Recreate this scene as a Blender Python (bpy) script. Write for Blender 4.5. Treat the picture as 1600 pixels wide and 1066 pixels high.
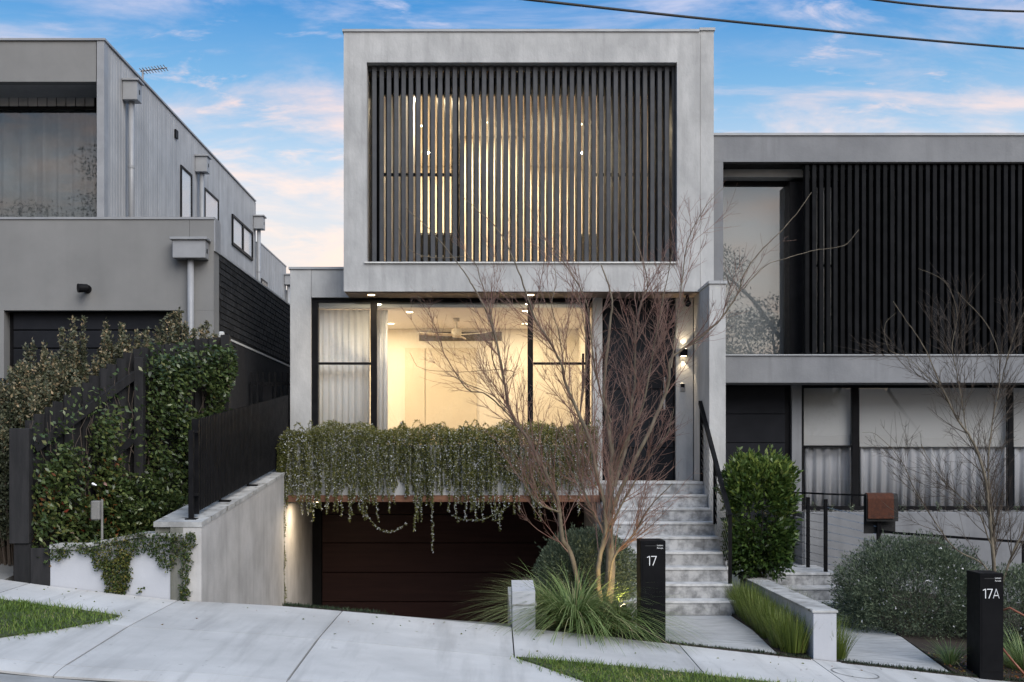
import bpy, math, random
import numpy as np
from mathutils import Vector, Matrix, noise as mnoise

random.seed(17)
RNG = np.random.default_rng(17)
scene = bpy.context.scene
for o in list(bpy.data.objects):
    bpy.data.objects.remove(o)
COL = scene.collection
# World axes: X to the right along the street, Y away from the street, Z up with 0 at the photographer's eye level.
F = 1890.0; VX = 775.0; VY = 716.0          # focal length in photo pixels, vanishing point of the Y direction
def gx(px, Y): return (px - VX) * Y / F      # a photo column at depth Y, in metres
def gz(py, Y): return (VY - py) * Y / F

# ------------------------------------------------------------------ camera
cam = bpy.data.cameras.new('camera'); camo = bpy.data.objects.new('camera', cam); COL.objects.link(camo)
cam.sensor_width = 36.0; cam.lens = F / 1600.0 * 36.0
cam.shift_x = (800 - VX) / 1600.0; cam.shift_y = (VY - 533) / 1600.0
cam.clip_end = 2000; cam.clip_start = 0.1
camo.location = (0, 0, 0); camo.rotation_euler = (math.radians(90), 0, 0)
scene.camera = camo

# ------------------------------------------------------------------ sky
SUN_EL = math.radians(40); SUN_AZ = math.radians(152)      # azimuth clockwise from +Y: behind the camera
world = bpy.data.worlds.new('World'); scene.world = world; world.use_nodes = True
nt = world.node_tree; nt.nodes.clear()
def wn(t, **k):
    n = nt.nodes.new(t)
    for a, v in k.items(): setattr(n, a, v)
    return n
out = wn('ShaderNodeOutputWorld'); bg = wn('ShaderNodeBackground'); bg.inputs[1].default_value = 0.12
sky = wn('ShaderNodeTexSky', sky_type='NISHITA', sun_disc=False, sun_elevation=math.radians(9), sun_rotation=SUN_AZ,
         air_density=1.0, dust_density=0.6, ozone_density=2.0)
hsv = wn('ShaderNodeHueSaturation'); hsv.inputs['Saturation'].default_value = 1.2; hsv.inputs['Value'].default_value = 1.0
nt.links.new(sky.outputs[0], hsv.inputs['Color'])
tc = wn('ShaderNodeTexCoord'); sep = wn('ShaderNodeSeparateXYZ'); nt.links.new(tc.outputs['Generated'], sep.inputs[0])
def wmath(op, a, b=None, clamp=False):
    n = wn('ShaderNodeMath', operation=op, use_clamp=clamp)
    for i, v in enumerate((a, b)):
        if v is None: continue
        if isinstance(v, (int, float)): n.inputs[i].default_value = v
        else: nt.links.new(v, n.inputs[i])
    return n.outputs[0]
def wramp(fac, stops):
    n = wn('ShaderNodeValToRGB'); e = n.color_ramp.elements
    while len(e) < len(stops): e.new(0.5)
    for el, (p, c) in zip(e, stops): el.position = p; el.color = (*c, 1)
    nt.links.new(fac, n.inputs[0]); return n.outputs[0]
def wmix(fac, a, b):
    n = wn('ShaderNodeMix', data_type='RGBA')
    for s, v in ((n.inputs[0], fac), (n.inputs[6], a), (n.inputs[7], b)):
        if isinstance(v, (int, float)): s.default_value = v
        elif isinstance(v, tuple): s.default_value = (*v, 1)
        else: nt.links.new(v, s)
    return n.outputs[2]
zc = wmath('MAXIMUM', sep.outputs[2], 0.0)
# evening gradient: pale peach low down, deep blue higher up, the same all round
grad = wramp(zc, [(0.0, (5.6, 4.8, 4.3)), (0.17, (5.2, 4.9, 4.8)), (0.235, (3.3, 4.2, 5.2)), (0.29, (1.3, 2.85, 4.7)), (0.35, (0.36, 1.75, 4.1)), (1.0, (1.3, 2.5, 4.4))])
base = wmix(0.88, hsv.outputs[0], grad)
# clouds: noise over the direction flattened on to a cloud layer
den = wmath('ADD', zc, 0.22)
cx = wmath('DIVIDE', sep.outputs[0], den); cy = wmath('DIVIDE', sep.outputs[1], den)
cmb = wn('ShaderNodeCombineXYZ'); nt.links.new(cx, cmb.inputs[0]); nt.links.new(cy, cmb.inputs[1])
def cloud(scale, rot, stretch, detail, lo, hi, rough=0.6):
    mp = wn('ShaderNodeMapping'); mp.inputs['Rotation'].default_value = (0, 0, math.radians(rot)); mp.inputs['Scale'].default_value = stretch
    nt.links.new(cmb.outputs[0], mp.inputs[0])
    n = wn('ShaderNodeTexNoise'); n.inputs['Scale'].default_value = scale; n.inputs['Detail'].default_value = detail
    n.inputs['Roughness'].default_value = rough; n.inputs['Distortion'].default_value = 0.4
    nt.links.new(mp.outputs[0], n.inputs['Vector'])
    m = wn('ShaderNodeMapRange', interpolation_type='SMOOTHSTEP'); m.inputs[1].default_value = lo; m.inputs[2].default_value = hi
    nt.links.new(n.outputs[0], m.inputs[0]); return m.outputs[0]
c1 = wmath('MULTIPLY', cloud(2.2, 25, (1, 2.2, 1), 7, 0.46, 0.74), 0.8)
c2 = wmath('MULTIPLY', cloud(6.0, -15, (1, 1.8, 1), 8, 0.54, 0.76, 0.62), 0.8)
low = wn('ShaderNodeMapRange', interpolation_type='SMOOTHSTEP'); nt.links.new(zc, low.inputs[0])
low.inputs[1].default_value = 0.34; low.inputs[2].default_value = 0.22
c3 = wmath('MULTIPLY', wmath('MULTIPLY', cloud(3.6, 10, (1, 1.5, 1), 6, 0.44, 0.70), low.outputs[0]), 0.85)
ccol = wramp(zc, [(0.0, (6.6, 5.0, 4.0)), (0.20, (6.6, 5.3, 4.6)), (0.28, (6.2, 4.7, 4.3)), (0.36, (4.2, 4.3, 5.4)), (0.6, (4.2, 4.6, 5.8))])
sk = wmix(c1, base, ccol); sk = wmix(c2, sk, ccol); sk = wmix(c3, sk, ccol)
nt.links.new(sk, bg.inputs[0]); nt.links.new(bg.outputs[0], out.inputs[0])

# ------------------------------------------------------------------ sun (soft, low evening light)
sun = bpy.data.lights.new('sun', 'SUN'); sun.energy = 2.6; sun.angle = math.radians(50); sun.color = (1.0, 0.95, 0.89)
suno = bpy.data.objects.new('sun', sun); COL.objects.link(suno)
sd = Vector((math.sin(SUN_AZ) * math.cos(SUN_EL), math.cos(SUN_AZ) * math.cos(SUN_EL), math.sin(SUN_EL)))
suno.rotation_euler = (-sd).to_track_quat('-Z', 'Y').to_euler(); suno.location = sd * 60
vs = scene.view_settings; vs.view_transform = 'Standard'; vs.look = 'None'; vs.gamma = 1.0; vs.exposure = 0.56; vs.use_curve_mapping = False
scene.cycles.use_denoising = True; scene.cycles.max_bounces = 10; scene.cycles.transparent_max_bounces = 16
scene.cycles.sample_clamp_indirect = 6.0; scene.cycles.caustics_reflective = False; scene.cycles.caustics_refractive = False

# ------------------------------------------------------------------ materials
MAT = {}
def mat(name, c1, c2=None, scale=3.0, rough=0.6, bump=0.0, bscale=80.0, metal=0.0, streak=0.0, spec=0.5, stretch=(1, 1, 1),
        piece=0.0, detail=6.0, spot=None, lo=0.35, hi=0.65, smear=0.0):
    """Procedural: two colours mixed by world-space noise, optional vertical rain streaks, per-piece brightness, spots and fine relief."""
    m = bpy.data.materials.new(name); m.use_nodes = True; t = m.node_tree; N = t.nodes; Lk = t.links.new
    b = N['Principled BSDF']; b.inputs['Roughness'].default_value = rough; b.inputs['Metallic'].default_value = metal
    b.inputs['Specular IOR Level'].default_value = spec
    c2 = c2 or tuple(v * 0.8 for v in c1)
    g = N.new('ShaderNodeNewGeometry')
    def noi(sc, det, st=(1, 1, 1)):
        mp = N.new('ShaderNodeMapping'); mp.inputs['Scale'].default_value = st; Lk(g.outputs['Position'], mp.inputs[0])
        n = N.new('ShaderNodeTexNoise'); n.inputs['Scale'].default_value = sc; n.inputs['Detail'].default_value = det
        n.inputs['Roughness'].default_value = 0.6; Lk(mp.outputs[0], n.inputs['Vector']); return n.outputs[0]
    def rng(v, a, c):
        r = N.new('ShaderNodeMapRange'); r.inputs[1].default_value = a; r.inputs[2].default_value = c; Lk(v, r.inputs[0]); return r.outputs[0]
    def mix(f, a, c, mode='MIX'):
        n = N.new('ShaderNodeMix'); n.data_type = 'RGBA'; n.blend_type = mode
        for s, v in ((n.inputs[0], f), (n.inputs[6], a), (n.inputs[7], c)):
            if isinstance(v, (int, float)): s.default_value = v
            elif isinstance(v, tuple): s.default_value = (*v, 1)
            else: Lk(v, s)
        return n.outputs[2]
    col = mix(rng(noi(scale, detail, stretch), lo, hi), c1, c2)
    if streak:
        s = rng(noi(5.0, 5, (1.4, 1.4, 0.10)), 0.5, 0.72); mm = N.new('ShaderNodeMath'); mm.operation = 'MULTIPLY'; mm.inputs[1].default_value = streak
        Lk(s, mm.inputs[0]); col = mix(mm.outputs[0], col, tuple(v * 0.55 for v in c2))
    if spot:
        col = mix(rng(noi(spot[1], 3), spot[2], spot[2] + 0.05), col, spot[0])
    if smear:
        s = rng(noi(2.6, 5, (1.7, 0.13, 1)), 0.5, 0.75); mm = N.new('ShaderNodeMath'); mm.operation = 'MULTIPLY'; mm.inputs[1].default_value = smear
        Lk(s, mm.inputs[0]); col = mix(mm.outputs[0], col, tuple(v * 0.5 for v in c2)); col = mix(rng(noi(170, 2), 0.62, 0.8), col, tuple(v * 0.55 for v in c1))
    if piece:
        oi = N.new('ShaderNodeObjectInfo'); r = N.new('ShaderNodeMapRange'); r.inputs[3].default_value = 1 - piece; r.inputs[4].default_value = 1 + piece * 0.5
        Lk(oi.outputs['Random'], r.inputs[0]); cc = N.new('ShaderNodeCombineColor')
        for i in range(3): Lk(r.outputs[0], cc.inputs[i])
        col = mix(1.0, col, cc.outputs[0], 'MULTIPLY')
    Lk(col, b.inputs['Base Color'])
    rr = rng(noi(scale * 2.3, 4), 0.2, 0.8)
    rv = N.new('ShaderNodeMapRange'); rv.inputs[3].default_value = max(0.03, rough - 0.1); rv.inputs[4].default_value = min(1, rough + 0.1)
    Lk(rr, rv.inputs[0]); Lk(rv.outputs[0], b.inputs['Roughness'])
    if bump:
        bp = N.new('ShaderNodeBump'); bp.inputs['Strength'].default_value = bump; bp.inputs['Distance'].default_value = 0.01
        Lk(noi(bscale, 5, stretch), bp.inputs['Height']); Lk(bp.outputs[0], b.inputs['Normal'])
    MAT[name] = m; return m
def leafmat(name, stops, rough=0.5, trans=0.3, spec=0.4):
    """Foliage: colour from a per-leaf random value."""
    m = bpy.data.materials.new(name); m.use_nodes = True; t = m.node_tree; N = t.nodes; Lk = t.links.new
    b = N['Principled BSDF']; b.inputs['Roughness'].default_value = rough; b.inputs['Specular IOR Level'].default_value = spec
    a = N.new('ShaderNodeAttribute'); a.attribute_name = 'tint'
    r = N.new('ShaderNodeValToRGB'); e = r.color_ramp.elements
    while len(e) < len(stops): e.new(0.5)
    for el, (p, c) in zip(e, stops): el.position = p; el.color = (*c, 1)
    Lk(a.outputs['Fac'], r.inputs[0]); Lk(r.outputs[0], b.inputs['Base Color'])
    tr = N.new('ShaderNodeBsdfTranslucent'); Lk(r.outputs[0], tr.inputs[0])
    mx = N.new('ShaderNodeMixShader'); mx.inputs[0].default_value = trans
    Lk(b.outputs[0], mx.inputs[1]); Lk(tr.outputs[0], mx.inputs[2]); Lk(mx.outputs[0], N['Material Output'].inputs[0])
    MAT[name] = m; return m
def glassmat(name, refl, tint=(0.95, 0.97, 0.97), rough=0.0, edge=0.95):
    m = bpy.data.materials.new(name); m.use_nodes = True; t = m.node_tree; N = t.nodes; Lk = t.links.new
    N.remove(N['Principled BSDF'])
    tr = N.new('ShaderNodeBsdfTransparent'); tr.inputs[0].default_value = (*tint, 1)
    gl = N.new('ShaderNodeBsdfGlossy'); gl.inputs['Roughness'].default_value = rough; gl.inputs[0].default_value = (1, 1, 1, 1)
    g = N.new('ShaderNodeNewGeometry'); mp = N.new('ShaderNodeTexNoise'); mp.inputs['Scale'].default_value = 0.9; mp.inputs['Detail'].default_value = 1
    Lk(g.outputs['Position'], mp.inputs['Vector']); bp = N.new('ShaderNodeBump'); bp.inputs['Strength'].default_value = 0.05; bp.inputs['Distance'].default_value = 0.02
    Lk(mp.outputs[0], bp.inputs['Height']); Lk(bp.outputs[0], gl.inputs['Normal'])
    lw = N.new('ShaderNodeLayerWeight'); lw.inputs[0].default_value = 0.25
    mr = N.new('ShaderNodeMapRange'); mr.inputs[3].default_value = refl; mr.inputs[4].default_value = edge; Lk(lw.outputs['Fresnel'], mr.inputs[0])
    mx = N.new('ShaderNodeMixShader'); Lk(mr.outputs[0], mx.inputs[0]); Lk(tr.outputs[0], mx.inputs[1]); Lk(gl.outputs[0], mx.inputs[2])
    Lk(mx.outputs[0], N['Material Output'].inputs[0]); MAT[name] = m; return m
def glowmat(name, c, s):
    m = bpy.data.materials.new(name); m.use_nodes = True; b = m.node_tree.nodes['Principled BSDF']
    b.inputs['Base Color'].default_value = (*c, 1); b.inputs['Emission Color'].default_value = (*c, 1); b.inputs['Emission Strength'].default_value = s
    MAT[name] = m; return m
def sheermat(name, c, trans):
    m = bpy.data.materials.new(name); m.use_nodes = True; t = m.node_tree; N = t.nodes; Lk = t.links.new
    b = N['Principled BSDF']; b.inputs['Base Color'].default_value = (*c, 1); b.inputs['Roughness'].default_value = 0.9
    g = N.new('ShaderNodeNewGeometry'); w = N.new('ShaderNodeTexNoise'); w.inputs['Scale'].default_value = 160
    Lk(g.outputs['Position'], w.inputs['Vector']); bp = N.new('ShaderNodeBump'); bp.inputs['Strength'].default_value = 0.1; Lk(w.outputs[0], bp.inputs['Height']); Lk(bp.outputs[0], b.inputs['Normal'])
    tl = N.new('ShaderNodeBsdfTranslucent'); tl.inputs[0].default_value = (*c, 1); tp = N.new('ShaderNodeBsdfTransparent')
    m1 = N.new('ShaderNodeMixShader'); m1.inputs[0].default_value = 0.16; Lk(b.outputs[0], m1.inputs[1]); Lk(tl.outputs[0], m1.inputs[2])
    m2 = N.new('ShaderNodeMixShader'); m2.inputs[0].default_value = trans; Lk(m1.outputs[0], m2.inputs[1]); Lk(tp.outputs[0], m2.inputs[2])
    Lk(m2.outputs[0], N['Material Output'].inputs[0]); MAT[name] = m; return m

mat('render_light', (0.475, 0.475, 0.47), (0.345, 0.347, 0.347), 2.4, 0.85, 0.7, 14, streak=0.34, detail=12, stretch=(1, 1, 0.6))
mat('render_mid', (0.22, 0.225, 0.235), (0.17, 0.175, 0.185), 1.6, 0.85, 0.3, 26, streak=0.3, detail=9)
mat('render_left', (0.215, 0.213, 0.208), (0.18, 0.179, 0.175), 1.1, 0.85, 0.12, 60, streak=0.07, detail=8)
mat('cladding', (0.42, 0.42, 0.42), (0.34, 0.34, 0.34), 2.0, 0.6, 0.04, 90, streak=0.15, piece=0.12)
mat('flashing', (0.36, 0.37, 0.385), (0.30, 0.31, 0.32), 4, 0.45, 0.03, 50, metal=0.0)
mat('steel_grey', (0.29, 0.295, 0.305), (0.24, 0.245, 0.255), 4, 0.42, 0.02, 50)
mat('slat_charcoal', (0.050, 0.053, 0.060), (0.037, 0.040, 0.046), 5, 0.55, 0.03, 70, piece=0.15, spec=0.3)
mat('slat_black', (0.012, 0.0125, 0.014), (0.007, 0.0075, 0.0085), 5, 0.55, 0.03, 70, piece=0.3, spec=0.05)
mat('frame_black', (0.012, 0.012, 0.0135), (0.008, 0.008, 0.009), 6, 0.45, 0.02, 90, spec=0.05)
mat('door_black', (0.020, 0.021, 0.025), (0.015, 0.016, 0.019), 3, 0.5, 0.04, 60, piece=0.1, spec=0.05)
mat('door_brown', (0.030, 0.013, 0.011), (0.022, 0.009, 0.008), 4, 0.5, 0.06, 60, stretch=(0.3, 1, 6), piece=0.1, spec=0.15)
mat('rust_timber', (0.20, 0.088, 0.045), (0.13, 0.055, 0.03), 4, 0.6, 0.08, 60, stretch=(0.4, 3, 8))
mat('soffit_lining', (0.20, 0.15, 0.12), (0.16, 0.12, 0.10), 4, 0.7, 0.05, 60)
mat('concrete_wall', (0.48, 0.465, 0.45), (0.35, 0.338, 0.325), 1.8, 0.85, 0.3, 40, streak=0.28, detail=9)
mat('concrete_stain', (0.25, 0.245, 0.225), (0.13, 0.13, 0.105), 2.4, 0.9, 0.4, 40, streak=0.6, detail=9, stretch=(2, 2, 0.5))
mat('white_render', (0.47, 0.48, 0.51), (0.42, 0.43, 0.46), 2.0, 0.8, 0.1, 50, streak=0.1)
mat('stone_cap', (0.46, 0.46, 0.45), (0.24, 0.238, 0.232), 4, 0.7, 0.15, 40, spot=((0.14, 0.13, 0.11), 8, 0.62))
mat('stone_step', (0.41, 0.413, 0.418), (0.17, 0.173, 0.178), 9, 0.6, 0.12, 60, piece=0.2, detail=12, lo=0.40, hi=0.62)
mat('stone_tread', (0.52, 0.525, 0.53), (0.26, 0.265, 0.27), 9, 0.6, 0.1, 60, piece=0.08, detail=10, lo=0.4, hi=0.75)
mat('stone_path', (0.42, 0.425, 0.43), (0.22, 0.225, 0.23), 5, 0.6, 0.1, 60, stretch=(0.8, 5, 1), piece=0.08, detail=10, lo=0.38, hi=0.75)
mat('footpath', (0.52, 0.513, 0.50), (0.38, 0.375, 0.366), 1.1, 0.85, 0.3, 140, piece=0.10, detail=14, spot=((0.35, 0.345, 0.335), 8, 0.67), lo=0.33, hi=0.7, smear=0.5)
mat('joint', (0.05, 0.05, 0.045), (0.03, 0.03, 0.025), 6, 0.95)
mat('kerb', (0.33, 0.33, 0.325), (0.22, 0.22, 0.215), 3, 0.9, 0.3, 60)
mat('asphalt', (0.065, 0.066, 0.07), (0.035, 0.036, 0.038), 60, 0.9, 0.5, 140)
mat('ramp', (0.20, 0.20, 0.195), (0.14, 0.14, 0.135), 2, 0.9, 0.4, 90)
mat('soil', (0.035, 0.024, 0.016), (0.018, 0.012, 0.009), 18, 0.95, 0.8, 30)
mat('ground', (0.06, 0.065, 0.04), (0.04, 0.04, 0.03), 2, 0.95, 0.4, 20)
mat('lawn_soil', (0.05, 0.07, 0.02), (0.03, 0.04, 0.015), 14, 0.95, 0.5, 40)
mat('paling', (0.028, 0.027, 0.028), (0.017, 0.017, 0.018), 6, 0.75, 0.25, 30, stretch=(3, 3, 0.4), piece=0.3, spec=0.2)
mat('brick_dark', (0.030, 0.030, 0.031), (0.013, 0.013, 0.014), 9, 0.75, 0.5, 60, piece=0.45, spec=0.25)
mat('mortar_dark', (0.012, 0.012, 0.012), (0.008, 0.008, 0.008), 9, 0.9, 0.3, 60)
mat('metal_black', (0.013, 0.013, 0.014), (0.007, 0.007, 0.008), 6, 0.45, 0.02, 90, spec=0.05)
mat('box_black', (0.010, 0.010, 0.011), (0.007, 0.007, 0.008), 5, 0.45, 0.03, 120, spec=0.05)
mat('lettering', (0.8, 0.8, 0.8), (0.75, 0.75, 0.75), 5, 0.5)
mat('wire', (0.02, 0.02, 0.02), None, 5, 0.6)
mat('stainless', (0.45, 0.46, 0.47), (0.36, 0.37, 0.38), 8, 0.3, metal=1.0)
mat('plastic_grey', (0.22, 0.215, 0.20), (0.16, 0.155, 0.15), 9, 0.55, 0.05, 60)
mat('plastic_white', (0.6, 0.6, 0.58), (0.5, 0.5, 0.48), 9, 0.45)
mat('room_cream', (0.74, 0.69, 0.60), (0.70, 0.65, 0.56), 1.0, 0.8)
mat('room_white', (0.74, 0.72, 0.68), (0.70, 0.68, 0.64), 1.0, 0.8)
mat('room_timber', (0.30, 0.17, 0.09), (0.20, 0.11, 0.06), 5, 0.6, 0.05, 50, stretch=(5, 1, 0.5))
mat('room_dark', (0.05, 0.05, 0.052), (0.035, 0.035, 0.037), 2, 0.9)
mat('joinery', (0.62, 0.55, 0.43), (0.58, 0.51, 0.40), 2, 0.6)
mat('grille', (0.12, 0.10, 0.08), (0.09, 0.075, 0.06), 8, 0.6)
mat('drape_dark', (0.30, 0.30, 0.305), (0.22, 0.22, 0.225), 3, 0.9, 0.1, 120)
mat('bark', (0.19, 0.16, 0.115), (0.09, 0.072, 0.05), 14, 0.85, 0.5, 60, stretch=(1, 1, 0.4))
mat('twig_red', (0.25, 0.165, 0.13), (0.16, 0.075, 0.06), 6, 0.7)
mat('twig_brown', (0.085, 0.062, 0.045), (0.055, 0.042, 0.032), 6, 0.75)
mat('stem_green', (0.06, 0.06, 0.03), (0.04, 0.035, 0.02), 10, 0.8)
mat('mat_brown', (0.10, 0.032, 0.015), (0.055, 0.02, 0.011), 30, 0.95, 0.8, 150)
mat('rubber', (0.012, 0.012, 0.012), None, 10, 0.75)
mat('hose', (0.30, 0.11, 0.06), (0.22, 0.08, 0.045), 10, 0.5)
mat('car_paint', (0.06, 0.063, 0.07), (0.055, 0.058, 0.063), 2, 0.22)
mat('car_silver', (0.6, 0.61, 0.62), None, 3, 0.25, metal=1.0)
mat('pebble', (0.19, 0.185, 0.18), (0.07, 0.07, 0.07), 25, 0.7)
glassmat('glass_clear', 0.03)
glassmat('glass_mirror', 0.11, (0.9, 0.91, 0.91))
glassmat('glass_side', 0.03, (0.98, 0.98, 0.98), edge=0.2)
glassmat('glass_tint', 0.025, (0.95, 0.95, 0.95))
glassmat('glass_drape', 0.05, (0.85, 0.87, 0.87))
mat('car_glass', (0.012, 0.013, 0.014), None, 3, 0.06)
sheermat('sheer', (0.88, 0.87, 0.88), 0.10)
sheermat('sheer_cool', (0.86, 0.87, 0.90), 0.03)
sheermat('roller_blind', (0.82, 0.82, 0.80), 0.0)
sheermat('blind_grey', (0.56, 0.575, 0.58), 0.0)
sheermat('reflection_white', (0.96, 0.96, 0.96), 0.0)  # white stands in for the blown-out sky reflection in the side windows
glowmat('lamp_warm', (1.0, 0.80, 0.50), 7)
glowmat('lamp_hot', (1.0, 0.90, 0.68), 90)
leafmat('leaf_rosemary', [(0, (0.035, 0.045, 0.014)), (0.4, (0.10, 0.112, 0.026)), (0.75, (0.22, 0.215, 0.06)), (0.90, (0.33, 0.30, 0.11)), (0.92, (0.62, 0.63, 0.66)), (1, (0.74, 0.75, 0.80))], 0.6)
leafmat('leaf_vine', [(0, (0.022, 0.040, 0.014)), (0.45, (0.06, 0.09, 0.028)), (0.8, (0.14, 0.175, 0.055)), (0.93, (0.16, 0.15, 0.045)), (0.96, (0.22, 0.09, 0.025)), (1, (0.16, 0.03, 0.02))], 0.32, 0.2, 0.5)
leafmat('leaf_fig', [(0, (0.022, 0.045, 0.012)), (0.5, (0.05, 0.08, 0.02)), (0.8, (0.12, 0.12, 0.025)), (1, (0.20, 0.16, 0.04))], 0.45, 0.2)
leafmat('leaf_shrub', [(0, (0.035, 0.045, 0.025)), (0.5, (0.085, 0.095, 0.055)), (0.70, (0.15, 0.145, 0.085)), (0.80, (0.30, 0.24, 0.14)), (1, (0.44, 0.32, 0.19))], 0.5, 0.2)
leafmat('leaf_westringia', [(0, (0.028, 0.044, 0.026)), (0.5, (0.105, 0.14, 0.085)), (0.9, (0.22, 0.265, 0.17)), (1, (0.30, 0.34, 0.22))], 0.6, 0.2)
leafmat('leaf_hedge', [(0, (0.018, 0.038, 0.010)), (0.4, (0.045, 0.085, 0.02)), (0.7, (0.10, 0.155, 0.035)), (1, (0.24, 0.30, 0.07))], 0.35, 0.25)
leafmat('blade_lomandra', [(0, (0.05, 0.09, 0.025)), (0.45, (0.14, 0.21, 0.065)), (0.78, (0.26, 0.33, 0.13)), (0.9, (0.40, 0.38, 0.2)), (1, (0.5, 0.44, 0.27))], 0.45)
leafmat('blade_liriope', [(0, (0.045, 0.07, 0.012)), (0.5, (0.105, 0.15, 0.025)), (0.88, (0.19, 0.23, 0.045)), (1, (0.32, 0.27, 0.09))], 0.5)
leafmat('blade_lawn', [(0, (0.06, 0.11, 0.016)), (0.5, (0.14, 0.22, 0.032)), (0.78, (0.23, 0.29, 0.055)), (0.9, (0.36, 0.32, 0.12)), (1, (0.46, 0.38, 0.2))], 0.55)
leafmat('blade_mondo', [(0, (0.012, 0.025, 0.010)), (0.6, (0.03, 0.05, 0.018)), (1, (0.06, 0.085, 0.03))], 0.5)
leafmat('leaf_gum', [(0, (0.018, 0.025, 0.014)), (0.6, (0.035, 0.045, 0.022)), (1, (0.06, 0.07, 0.035))], 0.5)
leafmat('flower_white', [(0, (0.75, 0.75, 0.78)), (1, (0.85, 0.85, 0.85))], 0.6)

# ------------------------------------------------------------------ object helpers
WLOC = {}
def link(o, parent=None, loc=(0, 0, 0)):
    COL.objects.link(o); o.location = loc; WLOC[o.name] = Vector(loc)
    if parent:
        o.parent = parent; o.matrix_parent_inverse = Matrix.Translation(-WLOC[parent.name])
    return o
def tag(o, label=None, cat=None, group=None, kind=None):
    for k, v in (('label', label), ('category', cat), ('group', group), ('kind', kind)):
        if v: o[k] = v
    return o
def thing(name, label, cat, loc, group=None):
    o = bpy.data.objects.new(name, None); o.empty_display_size = 0.1; link(o, None, loc); return tag(o, label, cat, group)
def mesh_obj(name, me, m, parent=None, loc=(0, 0, 0)):
    if m and not me.materials: me.materials.append(MAT[m] if isinstance(m, str) else m)
    return link(bpy.data.objects.new(name, me), parent, loc)
def dup(o, loc, parent=None):
    """A copy of one mesh object sharing its mesh."""
    c = o.copy(); COL.objects.link(c); c.location = loc; WLOC[c.name] = Vector(loc)
    if parent:
        c.parent = parent; c.matrix_parent_inverse = Matrix.Translation(-WLOC[parent.name])
    return c
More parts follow.
